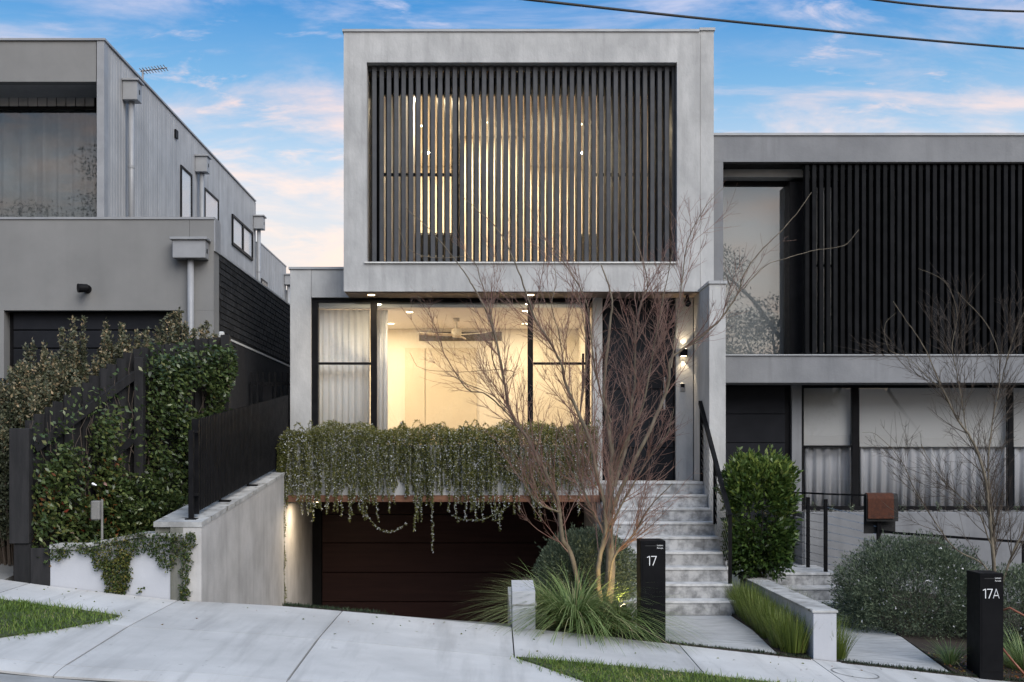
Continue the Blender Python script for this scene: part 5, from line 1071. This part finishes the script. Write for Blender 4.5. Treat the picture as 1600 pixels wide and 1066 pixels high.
# climbing vine on the fence
n = 0
VN = thing('climbing_vine', 'dark glossy climbing vine covering the charcoal paling fence', 'vine', (-3.9, 12.9, -1.0))
n = 22000; t = runi(-0.02, 1.03, n); top = np.array([ftop(q) for q in t]); zz = runi(-1.05, 1.35, n); wob = np.array([mnoise.noise(Vector((q * 9, 2.0, 0))) for q in t]); keep = (zz < top + 0.02 + 0.16 * wob) & (t < 0.98 + 0.06 * np.sin(zz * 7))
pxs = []
P = np.stack([FA.x + fd.x * FL * t, FA.y + fd.y * FL * t, zz], 1) + np.array([fn.x, fn.y, 0])[None] * runi(0.04, 0.32, n)[:, None]; P[:, 0] = np.minimum(P[:, 0], -3.14)
sx_ = VX + F * P[:, 0] / P[:, 1]; sy_ = VY - F * P[:, 2] / P[:, 1]
nz = np.array([mnoise.noise(Vector((a * 2.3, b_ * 2.3, 0))) for a, b_ in zip(t * 3, zz)])
gap = (np.abs(t - 0.44) < 0.09) & (zz > -0.25) ; bare = (t < 0.46) & (zz > top - 0.42)
keep &= ~(gap & (R_.uniform(size=n) < 0.92)) & ~(bare & (R_.uniform(size=n) < 0.82)) & (nz > -0.33) & ~((t > 0.5) & (zz > top - 0.10) & (R_.uniform(size=n) < 0.7))
C = P[keep]; k = len(C); D = R_.normal(size=(k, 3)) * 0.6 + np.array([fn.x, fn.y, -0.45]); tt = t[keep]; zk = zz[keep]
tint = np.clip(R_.beta(1.8, 2.8, k) + 0.12 * (tt < 0.4), 0, 0.93); red = (tt < 0.36) & (zk < 0.0) & (R_.uniform(size=k) < 0.05); tint[red] = runi(0.94, 1, red.sum())
leaves('foliage', C, D, runi(0.045, 0.08, k), runi(0.024, 0.04, k), tint, 'leaf_vine', VN)
lines = []
for i in range(40):
    t0 = random.uniform(0.02, 1); m = 14; w = np.cumsum(R_.normal(0, 0.014, m)); q = np.clip(t0 + w, 0, 1); hgt = np.linspace(-1.1, ftop(t0) - random.uniform(0.05, 0.5), m)
    lines.append((np.stack([FA.x + fd.x * FL * q + fn.x * 0.07, FA.y + fd.y * FL * q + fn.y * 0.07, hgt], 1), np.linspace(0.009, 0.003, m)))
V, Q = tubes_geo(lines, 5); npmesh('stems', V, Q, 'twig_brown', VN)
# lower front of the vine spilling over the white wall
n = 4200; x = runi(-4.4, -3.3, n); zt_ = np.interp(x, [-4.4, -3.9, -3.3], [0.0, -0.15, -0.45]); z = -0.9 + (zt_ + 0.9) * runi(0, 1, n); y = 12.35 + 0.25 * (z + 0.9) + runi(-0.2, 0.25, n) + 0.75 * (x + 4.4)
nz = np.array([mnoise.noise(Vector((a * 4, b_ * 4, 3))) for a, b_ in zip(x, z)]); kp = nz > -0.2; C = np.stack([x, y, z], 1)[kp]; k = len(C); D = R_.normal(size=(k, 3)) * 0.6; D[:, 1] -= 0.7
ti = np.clip(R_.beta(2, 2.4, k), 0, 0.93); rd = (C[:, 0] < -3.9) & (R_.uniform(size=k) < 0.06); ti[rd] = runi(0.94, 1, rd.sum())
leaves('lower_foliage', C, D, runi(0.045, 0.075, k), runi(0.022, 0.036, k), ti, 'leaf_vine', VN)
# creeping fig on the white wall
CF = thing('creeping_fig', 'small leaved creeper hanging over the low white wall and wall end', 'creeper', (-3.5, YB, -1.35))
def fig(poly, n, yb=YB):
    poly = [(gx(a, yb), gz(b_, yb)) for a, b_ in poly]; xs_ = [p_[0] for p_ in poly]; zs_ = [p_[1] for p_ in poly]; pts = []
    while len(pts) < n:
        x, z = random.uniform(min(xs_), max(xs_)), random.uniform(min(zs_), max(zs_)); ins = False; j = len(poly) - 1
        xx = x + 0.04 * mnoise.noise(Vector((x * 14, z * 14, 1))); zz_ = z + 0.05 * mnoise.noise(Vector((x * 14, z * 14, 7)))
        for i in range(len(poly)):
            if (poly[i][1] > zz_) != (poly[j][1] > zz_) and xx < (poly[j][0] - poly[i][0]) * (zz_ - poly[i][1]) / (poly[j][1] - poly[i][1]) + poly[i][0]: ins = not ins
            j = i
        if ins: pts.append((x, yb + 0.008 - random.random() * 0.05, z))
    return np.array(pts)
C = np.concatenate([fig([(79, 850), (125, 850), (215, 832), (286, 832), (282, 872), (262, 893), (240, 872), (228, 860), (206, 870), (180, 880), (165, 895), (152, 890), (140, 868), (118, 862), (100, 872), (79, 876)], 2600),
                    fig([(155, 880), (203, 860), (206, 890), (198, 930), (166, 930), (165, 900)], 1500), fig([(284, 832), (305, 832), (308, 850), (297, 862), (296, 938), (281, 938), (284, 880)], 700, YB - 0.01),
                    fig([(218, 926), (222, 916), (226, 920), (221, 929)], 20)])
k = len(C); D = R_.normal(size=(k, 3)) * 0.7; D[:, 1] -= 0.35; D[:, 2] -= 0.3; tint = R_.beta(2, 2.6, k); yel = (np.abs(C[:, 0] - gx(180, YB)) < 0.17); tint = np.clip(tint + 0.32 * yel * R_.uniform(size=k), 0, 1)
leaves('foliage', C, D, runi(0.018, 0.034, k), runi(0.013, 0.022, k), tint, 'leaf_fig', CF)

# strappy grasses
def tussock(name, label, x, y, z, n, L, W, bend, m, spread=0.12, tilt=0.75, group=None, cat='grass plant', lean=(0, 0)):
    root = thing(name, label, cat, (x, y, z), group)
    a = runi(0, 2 * math.pi, n); q = np.sqrt(R_.uniform(size=n)); B = np.stack([x + spread * q * np.cos(a), y + spread * q * np.sin(a), np.full(n, z)], 1)
    til = q * tilt * runi(0.5, 1.2, n); D = np.stack([np.cos(a) * np.sin(til) + lean[0], np.sin(a) * np.sin(til) + lean[1], np.cos(til)], 1)
    blades('leaf_blades', B, D, runi(L[0], L[1], n), runi(W[0], W[1], n), runi(bend[0], bend[1], n), np.clip(R_.beta(2, 1.9, n), 0, 1), m, root, seg=6)
    return root
tussock('strappy_grass', 'large arching strappy green grass in front of the bare tree', gx(898, 12.15), 12.17, -1.67, 820, (0.65, 1.10), (0.009, 0.014), (0.45, 1.25), 'blade_lomandra', 0.20, 0.95)
tussock('strappy_grass', 'fine blue green strappy grass between the tree and letterbox 17', gx(966, 12.2), 12.2, -1.73, 420, (0.55, 0.90), (0.007, 0.011), (0.5, 1.3), 'blade_lomandra', 0.15, 0.95)
tussock('strappy_grass', 'sparse strappy grass leaning over the sunken driveway', gx(846, 12.5), 12.6, -1.6, 190, (0.45, 0.8), (0.005, 0.009), (0.3, 0.8), 'blade_lomandra', 0.10, 0.85, lean=(-0.35, -0.1))
tussock('strappy_grass', 'short bright strappy grass against letterbox 17A', gx(1488, 12.1), 12.15, -2.07, 150, (0.22, 0.40), (0.006, 0.010), (0.2, 0.7), 'blade_lomandra', 0.07, 0.75)
tussock('strappy_grass', 'broad green strappy grass beyond letterbox 17A near the hose', gx(1605, 12.3), 12.35, -2.15, 360, (0.35, 0.6), (0.006, 0.011), (0.2, 0.7), 'blade_lomandra', 0.18, 0.8)
tussock('strappy_grass', 'low strappy grass arching over the footpath edge by the garden bed', gx(935, 12.0), 12.0, -1.74, 260, (0.38, 0.66), (0.009, 0.013), (0.4, 1.0), 'blade_lomandra', 0.16, 0.95, lean=(0.0, -0.25))
# upright border grasses along the paths: single clumps in a row
ORD = ('first', 'second', 'third', 'fourth', 'fifth', 'sixth', 'seventh', 'eighth', 'ninth', 'tenth', 'eleventh')
k = 0
for i in range(11):
    y = 11.98 + 0.245 * i; k += 1
    tussock('border_grass', 'upright border grass along the stone path, %s clump from the footpath' % ORD[i], 2.93 + random.uniform(-0.03, 0.03), y, zb(2.93) + 0.02 + 0.04 * (y - YB), 330, (0.28, 0.44), (0.0035, 0.0065), (0.02, 0.28), 'blade_liriope', 0.13, 0.35, 'border grasses along the stone path')
for i in range(9):
    y = 12.0 + 0.33 * i
    tussock('border_grass', 'upright grass behind the white capped wall, %s clump from the footpath' % ORD[i], 3.40 + random.uniform(-0.02, 0.02), y, zb(3.40) + 0.0 + 0.03 * (y - YB), 230, (0.28, 0.50), (0.0035, 0.0065), (0.05, 0.35), 'blade_liriope', 0.085, 0.42, 'border grasses behind the capped wall')
# lawn and edging
def inpoly(px_, py_, poly):
    ins = np.zeros(len(px_), bool); j = len(poly) - 1
    for i in range(len(poly)):
        (xi, yi), (xj, yj) = poly[i], poly[j]
        ins ^= ((yi > py_) != (yj > py_)) & (px_ < (xj - xi) * (py_ - yi) / (yj - yi + 1e-12) + xi); j = i
    return ins
def turf(name, label, poly, dens, h_, m, base='lawn_soil', zf=zpath, lift=0.016, w=(0.004, 0.008), edge=0.07):
    xs_ = [p_[0] for p_ in poly]; ys_ = [p_[1] for p_ in poly]
    pl = []
    for (xa_, ya_), (xb_, yb_) in zip(poly, poly[1:] + poly[:1]):
        for q in range(6): x = xa_ + (xb_ - xa_) * q / 6; y = ya_ + (yb_ - ya_) * q / 6; pl.append((x, y))
    b = MB(); nn = len(pl); cxy = (sum(p_[0] for p_ in pl) / nn, sum(p_[1] for p_ in pl) / nn)
    b.add([(x, y, zf(x, y) + lift) for x, y in pl] + [(x, y, zf(x, y) - 0.02) for x, y in pl] + [(*cxy, zf(*cxy) + lift + 0.004)], [(i, (i + 1) % nn, 2 * nn) for i in range(nn)] + [(i, nn + i, nn + (i + 1) % nn, (i + 1) % nn) for i in range(nn)])
    root = tag(b.build(name, base), label, 'grass', kind='stuff')
    area = (max(xs_) - min(xs_)) * (max(ys_) - min(ys_)); n = int(area * dens); x = runi(min(xs_) - edge, max(xs_) + edge, n); y = runi(min(ys_) - edge, max(ys_) + edge, n)
    jx_ = x + R_.normal(0, edge, n); jy_ = y + R_.normal(0, edge, n); kp = inpoly(jx_, jy_, poly); x, y = x[kp], y[kp]; n = len(x)
    patch = np.array([mnoise.noise(Vector((a * 3.1, b_ * 3.1, 0))) for a, b_ in zip(x, y)])
    B = np.stack([x, y, np.array([zf(a, b_) for a, b_ in zip(x, y)]) + 0.004], 1); D = R_.normal(0, 0.55, (n, 3)); D[:, 2] = 1
    blades('blades', B, D, runi(h_[0], h_[1], n) * (1 + 0.35 * patch), runi(w[0], w[1], n), runi(0.1, 0.7, n), np.clip(R_.beta(2, 2.4, n) - 0.25 * patch, 0, 1), m, root, seg=2)
    return root
turf('nature_strip', 'tongue of lawn between footpath and kerb beside the concrete crossover', [(-7, 10.95), (-5.2, 10.8), (-4.15, 10.7), (-3.7, 10.66), (-3.30, 10.60), (-3.38, 10.2), (-3.55, 9.80), (-3.85, 9.25), (-4.6, 8.95), (-7, 8.85)], 5200, (0.04, 0.09), 'blade_lawn')
turf('nature_strip', 'bright green lawn strip below the footpath before the stone path', [(0.17, 10.17), (1.0, 10.2), (2.0, 10.22), (3.4, 10.2), (5.5, 10.2), (5.5, 8.8), (1.35, 8.8), (0.95, 9.2), (0.62, 9.65), (0.35, 9.98)], 5200, (0.04, 0.09), 'blade_lawn')
fz_ = lambda x, y: zb(x) + 0.0
turf('edging_grass', 'thin dark grass edging between footpath and sunken driveway', [(-2.08, YB + 0.0), (-0.98, YB + 0.0), (-1.25, YB + 0.12), (-2.08, YB + 0.16)], 9000, (0.02, 0.05), 'blade_mondo', 'soil', fz_, 0.004, edge=0.01)
turf('edging_grass', 'dark grass edging across the end of the stone path', [(1.25, YB - 0.05), (2.0, YB - 0.06), (3.06, YB - 0.06), (3.06, YB + 0.05), (2.0, YB + 0.02), (1.25, YB + 0.04)], 9000, (0.02, 0.05), 'blade_mondo', 'soil', zpath, 0.008, edge=0.012)
turf('edging_grass', 'dark grass edging in front of the 17A path and letterbox', [(3.36, YB - 0.05), (4.6, YB - 0.06), (5.6, YB - 0.04), (5.6, YB + 0.12), (4.6, YB + 0.04), (3.36, YB + 0.06)], 9000, (0.025, 0.06), 'blade_mondo', 'soil', zpath, 0.008, edge=0.015)
# leaf litter on the beds
n = 500; C = np.stack([runi(0.5, 1.45, n), runi(11.85, 12.6, n), np.full(n, 0.0)], 1); C[:, 2] = [zb(a) + 0.06 + 0.06 * (b_ - YB) + 0.008 for a, b_ in C[:, :2]]; D = R_.normal(size=(n, 3)); D[:, 2] *= 0.2
tag(leaves('leaf_litter', C, D, runi(0.02, 0.04, n), runi(0.012, 0.024, n), runi(0.9, 1.0, n), 'leaf_vine'), 'fallen brown leaves on the soil under the bare tree', 'leaves', kind='stuff')
n = 400; C = np.stack([runi(4.5, 5.6, n), runi(11.85, 12.6, n), np.zeros(n)], 1); C[:, 2] = [zb(a) + 0.03 + 0.08 * (b_ - YB) for a, b_ in C[:, :2]]; D = R_.normal(size=(n, 3)); D[:, 2] *= 0.2
tag(leaves('leaf_litter', C, D, runi(0.02, 0.04, n), runi(0.012, 0.024, n), runi(0.9, 1.0, n), 'leaf_vine'), 'fallen brown leaves on the soil around letterbox 17A', 'leaves', kind='stuff')

# ================================================================== BARE TREES
def smooth_line(P, m=6):
    """Catmull-Rom through the points."""
    P = np.asarray(P, float); Q = np.concatenate([[2 * P[0] - P[1]], P, [2 * P[-1] - P[-2]]]); outp = []
    for i in range(len(P) - 1):
        p0, p1, p2, p3 = Q[i:i + 4]
        for t in np.linspace(0, 1, m, endpoint=False): outp.append(0.5 * ((2 * p1) + (-p0 + p2) * t + (2 * p0 - 5 * p1 + 4 * p2 - p3) * t * t + (-p0 + 3 * p1 - 3 * p2 + p3) * t ** 3))
    outp.append(P[-1]); return np.array(outp)
def grow(P0, d, L, m, curl, up):
    """A wandering twig."""
    P = [P0]; d = d / np.linalg.norm(d); st = L / m
    for i in range(m):
        d = d + R_.normal(0, curl, 3) + np.array([0, 0, up]); d /= np.linalg.norm(d); P.append(P[-1] + d * st)
    return np.array(P)
def bare_tree(label, base, stems, r0, dens, twigmat, zmin, seclen=(0.35, 0.95), nth=7, thin=1.4, fat=1.0):
    root = thing('bare_tree', label, 'tree', tuple(base)); stems_l = []; sec = []; twg = []
    for S in stems:
        P, ra, rb, side = S; P = smooth_line(P, 7); n = len(P); Lt = np.linalg.norm(np.diff(P, axis=0), axis=1).sum()
        P += np.cumsum(R_.normal(0, 0.003, P.shape), 0)
        rb = rb * thin; ra = ra * fat; rad = rb + (ra - rb) * (1 - np.linspace(0, 1, n)) ** 1.25; stems_l.append((P, rad))
        for _ in range(int(Lt * dens * side)):
            u = R_.uniform(0.06, 0.70); i = min(n - 2, int(u * (n - 1)))
            if P[i, 2] < zmin: continue
            T = P[i + 1] - P[i]; T /= np.linalg.norm(T); s_ = R_.normal(size=3); s_ -= T * s_.dot(T); s_ /= np.linalg.norm(s_); ang = R_.uniform(0.3, 0.68)
            L = R_.uniform(*seclen) * (1.15 - 0.75 * u); B = grow(P[i], T * math.cos(ang) + s_ * math.sin(ang), L, 8, 0.05, 0.06); sec.append((B, np.linspace(min(0.006, rad[i] * 0.6), 0.0015, 9)))
            for _ in range(int(nth * L / 0.5) + 1):
                j = R_.integers(2, 8); T2 = B[j] - B[j - 1]; T2 /= np.linalg.norm(T2); s2 = R_.normal(size=3); s2 -= T2 * s2.dot(T2); s2 /= np.linalg.norm(s2); a2 = R_.uniform(0.35, 0.7)
                L2 = R_.uniform(0.10, 0.36); q = grow(B[j], T2 * math.cos(a2) + s2 * math.sin(a2), L2, 4, 0.07, 0.05); twg.append((q, np.linspace(0.0022, 0.0012, 5)))
                for _ in range(R_.integers(0, 3)):
                    j2 = R_.integers(1, 4); T3 = q[j2] - q[j2 - 1]; T3 /= np.linalg.norm(T3); s3 = R_.normal(size=3); s3 -= T3 * s3.dot(T3); s3 /= np.linalg.norm(s3)
                    twg.append((grow(q[j2], T3 * 0.75 + s3 * 0.6, R_.uniform(0.05, 0.16), 3, 0.1, 0.02), np.linspace(0.0017, 0.001, 4)))
    for P, rad in stems_l:
        V, Q = tubes_geo([(P, rad)], 10); npmesh('limb', V, Q, 'bark', root, smooth=True)
    V, Q = tubes_geo(sec, 5); npmesh('side_branches', V, Q, twigmat, root, smooth=True, kind='stuff')
    V, Q = tubes_geo(twg, 3); npmesh('twigs', V, Q, twigmat, root, kind='stuff'); return root
def S(pix, Ya, Yb, ra, rb, side=1.0):
    m = len(pix); P = [(gx(a, Ya + (Yb - Ya) * i / (m - 1)), Ya + (Yb - Ya) * i / (m - 1), gz(b_, Ya + (Yb - Ya) * i / (m - 1))) for i, (a, b_) in enumerate(pix)]; return (P, ra, rb, side)
stems = [S([(946, 965), (951, 924), (954, 880), (952, 836), (956, 789), (959, 745), (962, 701), (954, 650), (950, 600), (957, 516), (961, 469), (945, 415)], 13.0, 13.3, 0.078, 0.006),
 S([(940, 955), (934, 890), (944, 836), (944, 789), (932, 742), (922, 684), (902, 634), (885, 600), (880, 571), (861, 533), (836, 498), (820, 453), (804, 411), (778, 364), (750, 338), (721, 313)], 12.9, 12.3, 0.034, 0.003, 0.9),
 S([(915, 955), (895, 870), (881, 843), (875, 789), (851, 735), (827, 691), (800, 644), (791, 606), (778, 542), (762, 491), (740, 450), (715, 408), (680, 367), (638, 329)], 13.1, 13.5, 0.034, 0.003, 0.95),
 S([(820, 680), (790, 640), (760, 613), (734, 603), (702, 555), (689, 520), (673, 488), (654, 459)], 13.25, 13.0, 0.012, 0.002, 0.5),
 S([(800, 644), (772, 619), (727, 600), (696, 584)], 13.25, 12.8, 0.008, 0.002, 0.8),
 S([(790, 600), (800, 580), (760, 577), (700, 579), (655, 572), (640, 550)], 13.3, 13.5, 0.006, 0.002, 0.0),
 S([(946, 950), (962, 870), (993, 836), (1016, 796), (1053, 758)], 12.95, 12.5, 0.020, 0.004, 1.2),
 S([(956, 800), (976, 755), (996, 715), (1030, 644), (1047, 600), (1049, 570), (1066, 550), (1096, 530), (1130, 499), (1157, 459), (1167, 432), (1197, 391), (1238, 351), (1275, 303)], 13.1, 12.6, 0.028, 0.003, 0.42),
 S([(1160, 452), (1191, 415), (1224, 400), (1268, 388), (1316, 380), (1338, 356)], 12.75, 13.0, 0.006, 0.002, 0.0),
 S([(1049, 575), (1059, 483), (1064, 425), (1072, 371), (1096, 324), (1130, 290)], 12.8, 13.0, 0.011, 0.002, 0.55),
 S([(960, 760), (983, 684), (989, 634), (993, 600), (995, 510), (1005, 462), (1012, 439), (1001, 390), (985, 345)], 13.15, 13.6, 0.026, 0.003),
 S([(948, 840), (925, 800), (908, 760), (902, 701), (908, 634), (915, 560), (905, 480), (890, 430)], 13.1, 13.7, 0.020, 0.003),
 S([(959, 740), (975, 690), (1000, 640), (1015, 570), (1030, 500), (1040, 440), (1050, 390)], 13.2, 12.7, 0.018, 0.003),
 S([(955, 660), (935, 600), (925, 540), (915, 470), (880, 410), (850, 370), (842, 330)], 13.2, 12.8, 0.014, 0.002, 0.8),
 S([(880, 571), (872, 520), (862, 480), (870, 440), (868, 405)], 12.6, 12.5, 0.008, 0.002, 0.7),
 S([(790, 605), (770, 560), (768, 500), (752, 440), (735, 405), (680, 405), (640, 392), (625, 360)], 13.4, 13.2, 0.008, 0.002, 0.25),
 S([(875, 800), (850, 790), (830, 770), (812, 745), (790, 735)], 13.1, 12.8, 0.012, 0.003, 1.4),
 S([(950, 830), (975, 780), (1010, 720), (1040, 680), (1052, 640)], 12.9, 12.4, 0.014, 0.003, 1.1)]
bare_tree('bare multi stemmed maple with reddish twigs in front of the entry steps', (gx(948, 13), 13.0, -1.6), stems, 0.06, 10.5, 'twig_red', -1.1, (0.3, 1.05), 6, 1.2, 0.85)
st2 = [S([(1556, 930), (1553, 897), (1546, 822), (1537, 743), (1518, 691), (1495, 653), (1471, 606), (1453, 564), (1430, 520), (1395, 470)], 13.5, 13.2, 0.045, 0.003),
 S([(1550, 920), (1537, 883), (1485, 850), (1434, 775), (1406, 719), (1368, 677), (1345, 672)], 13.4, 13.0, 0.018, 0.002, 0.8),
 S([(1553, 880), (1552, 822), (1546, 728), (1553, 658), (1565, 588), (1551, 517), (1500, 456)], 13.6, 13.9, 0.026, 0.003),
 S([(1562, 925), (1575, 883), (1600, 832), (1640, 760), (1660, 640), (1650, 540)], 13.5, 13.3, 0.030, 0.003),
 S([(1510, 675), (1500, 600), (1490, 540), (1498, 490), (1480, 440), (1440, 420)], 13.4, 13.6, 0.012, 0.002),
 S([(1471, 606), (1450, 590), (1420, 560), (1390, 545), (1385, 510), (1400, 490)], 13.3, 13.1, 0.007, 0.002, 0.5),
 S([(1565, 600), (1580, 540), (1600, 490), (1630, 450)], 13.8, 13.6, 0.012, 0.002),
 S([(1548, 850), (1530, 800), (1500, 770), (1470, 740), (1440, 690)], 13.4, 12.9, 0.014, 0.003)]
bare_tree('slender bare tree with olive stems behind the 17A letterbox', (gx(1556, 13.5), 13.5, -1.9), st2, 0.045, 12.0, 'twig_brown', -1.2, (0.25, 0.8), 6, 0.9, 0.55)
# garden uplight at the foot of the maple
UL = thing('garden_spotlight', 'small garden spotlight glowing at the foot of the bare maple', 'spotlight', (gx(978, 12.45), 12.45, -1.72))
ux = gx(978, 12.45)
MB().tube([(ux, 12.45, -1.76), (ux, 12.45, -1.62)], 0.01, 8).build('spike', 'metal_black', UL); MB().tube([(ux + 0.03, 12.42, -1.63), (ux - 0.02, 12.5, -1.53)], [0.025, 0.032], 12).build('lamp_head', 'metal_black', UL); MB().tube([(ux - 0.0205, 12.501, -1.529), (ux - 0.023, 12.505, -1.524)], 0.028, 12).build('lamp_glass', 'lamp_warm', UL)
o = lampspot((ux - 0.03, 12.50, -1.46), 22, (1, 0.74, 0.34), 0.02, 'garden_beam', (gx(955, 13), 12.98, -1.0), 'SPOT'); o.data.spot_size = math.radians(140); o.data.spot_blend = 0.6

# ================================================================== TREES ACROSS THE STREET (seen in the window reflections)
def street_tree(label, x, y, h_, r, n):
    z0 = zpath(max(-30, min(30, x)), 8.0) - 0.05
    root = thing('gum_tree', label, 'tree', (x, y, z0), 'gum trees across the street'); limbs = []; C = []; D = []
    P = grow(np.array([x, y, z0]), np.array([0.05, 0, 1.0]), h_ * 0.55, 8, 0.05, 0.05); limbs.append((P, np.linspace(h_ * 0.02, h_ * 0.011, 9)))
    for k in range(9):
        a = 2.4 * k; s_ = P[4 + k % 5]; L = grow(s_, np.array([math.cos(a), math.sin(a), 0.8]), h_ * random.uniform(0.28, 0.5), 7, 0.12, 0.06); limbs.append((L, np.linspace(h_ * 0.008, h_ * 0.002, 8)))
        for q in range(3):
            c_ = L[-1 - q] + R_.normal(0, r * 0.16, 3); m = n // 12; d = unit(R_.normal(size=(m, 3))); C.append(c_ + d * np.array([r * 0.36, r * 0.36, r * 0.2]) * R_.uniform(0.3, 1, (m, 1)) ** 0.6); dd = R_.normal(size=(m, 3)); dd[:, 2] -= 0.8; D.append(dd)
    V, Q = tubes_geo(limbs, 8); npmesh('trunk', V, Q, 'bark', root, smooth=True)
    C = np.concatenate(C); m = len(C); leaves('crown', C, np.concatenate(D), runi(0.10, 0.18, m), runi(0.04, 0.07, m), runi(0, 1, m), 'leaf_gum', root)
street_tree('tall gum tree mirrored in the upper window of the dark house', 11.2, -12, 13.0, 3.6, 6750)
street_tree('broad gum tree mirrored in the neighbour upstairs window', -16.5, -13, 14.0, 5.0, 8100)
street_tree('round gum tree mirrored in the warm ground floor window', -4.0, -14, 8.0, 3.4, 5400)
street_tree('leaning gum tree mirrored low in the curtained windows', 4.5, -17, 8.5, 3.2, 5400)

# ================================================================== HOUSES ACROSS THE STREET (also seen only as reflections)
def far_house(label, x, y, w, d, h_, ridge, wm, group='houses across the street'):
    z0 = zpath(max(-30, min(30, x)), 8.0) - 0.45
    root = thing('opposite_house', label, 'house', (x, y, z0), group)
    part('wall', wm, root, (x - w / 2, x + w / 2, y - d, y, z0, z0 + h_))
    MB().prism([(y + 0.5, z0 + h_ + 0.01), (y - d - 0.5, z0 + h_ + 0.01), (y - d / 2, z0 + h_ + ridge)], 'x', x - w / 2 - 0.4, x + w / 2 + 0.4).build('roof', 'slat_charcoal', root)
    for k in (-0.3, 0.3):
        wi = part('window', 'plastic_white', root, (x + k * w - 0.8, x + k * w + 0.8, y + 0.001, y + 0.05, z0 + 0.9, z0 + 2.3)); part('pane', 'car_glass', wi, (x + k * w - 0.72, x + k * w + 0.72, y + 0.051, y + 0.06, z0 + 0.98, z0 + 2.22))
    dr = part('door', 'room_timber', root, (x - 0.45, x + 0.45, y + 0.001, y + 0.05, z0 + 0.15, z0 + 2.25)); part('handle', 'stainless', dr, (x + 0.33, x + 0.37, y + 0.051, y + 0.09, z0 + 1.1, z0 + 1.2))
far_house('brick cottage with pitched roof mirrored in the curtained windows', 11, -19, 15, 9, 4.2, 2.4, 'soffit_lining')
far_house('rendered cottage with pitched roof mirrored in the glowing window', -4, -19.2, 13.6, 9, 4.0, 2.3, 'render_mid')
far_house('grey weatherboard cottage mirrored beside the tall gum tree', -19, -20, 13, 9, 4.4, 2.6, 'cladding')
far_house('timber cottage with pitched roof mirrored at the street end', 26, -19, 13, 9, 4.6, 2.6, 'concrete_wall')
street_tree('low dense gum tree mirrored at the foot of the upper window', 8.4, -10.5, 8.8, 4.0, 9450)

n = 90; C = np.stack([runi(-4.5, 4.2, n), 11.78 - np.abs(R_.normal(0, 0.45, n)), np.zeros(n)], 1); C[:, 2] = [zpath(a, b_) + 0.004 for a, b_ in C[:, :2]]; D = R_.normal(size=(n, 3)); D[:, 2] = np.abs(D[:, 2]) * 0.12
tag(leaves('leaf_litter', C, D, runi(0.015, 0.035, n), runi(0.008, 0.018, n), runi(0.5, 1.0, n), 'leaf_vine'), 'scattered small dry leaves on the concrete footpath', 'leaves', kind='stuff')

# young sprigs in the pebble planter under the windows of 17A
for i, px in enumerate((1275, 1298, 1330, 1412, 1440, 1465, 1500, 1530, 1590)):
    x = gx(px, 17.0); y = 17.0 + random.uniform(-0.08, 0.15); z = gz(800, 16.85) - 0.03; h_ = random.uniform(0.10, 0.2); root = thing('planter_sprig', 'small sprig in the pebble planter, %s from the grey entry column' % ORD[i], 'plant', (x, y, z), 'sprigs in the pebble planter')
    k = 46; u = runi(0, 1, k); a = runi(0, 6.28, k); C = np.stack([x + 0.05 * u * np.cos(a), y + 0.05 * u * np.sin(a), z + h_ * u], 1); D = R_.normal(size=(k, 3)); D[:, 2] += 0.6
    leaves('foliage', C, D, runi(0.02, 0.04, k), runi(0.008, 0.014, k), runi(0, 1, k), 'leaf_westringia', root); MB().tube([(x, y, z - 0.02), (x + 0.01, y, z + h_)], [0.004, 0.002], 5).build('stem', 'twig_brown', root)
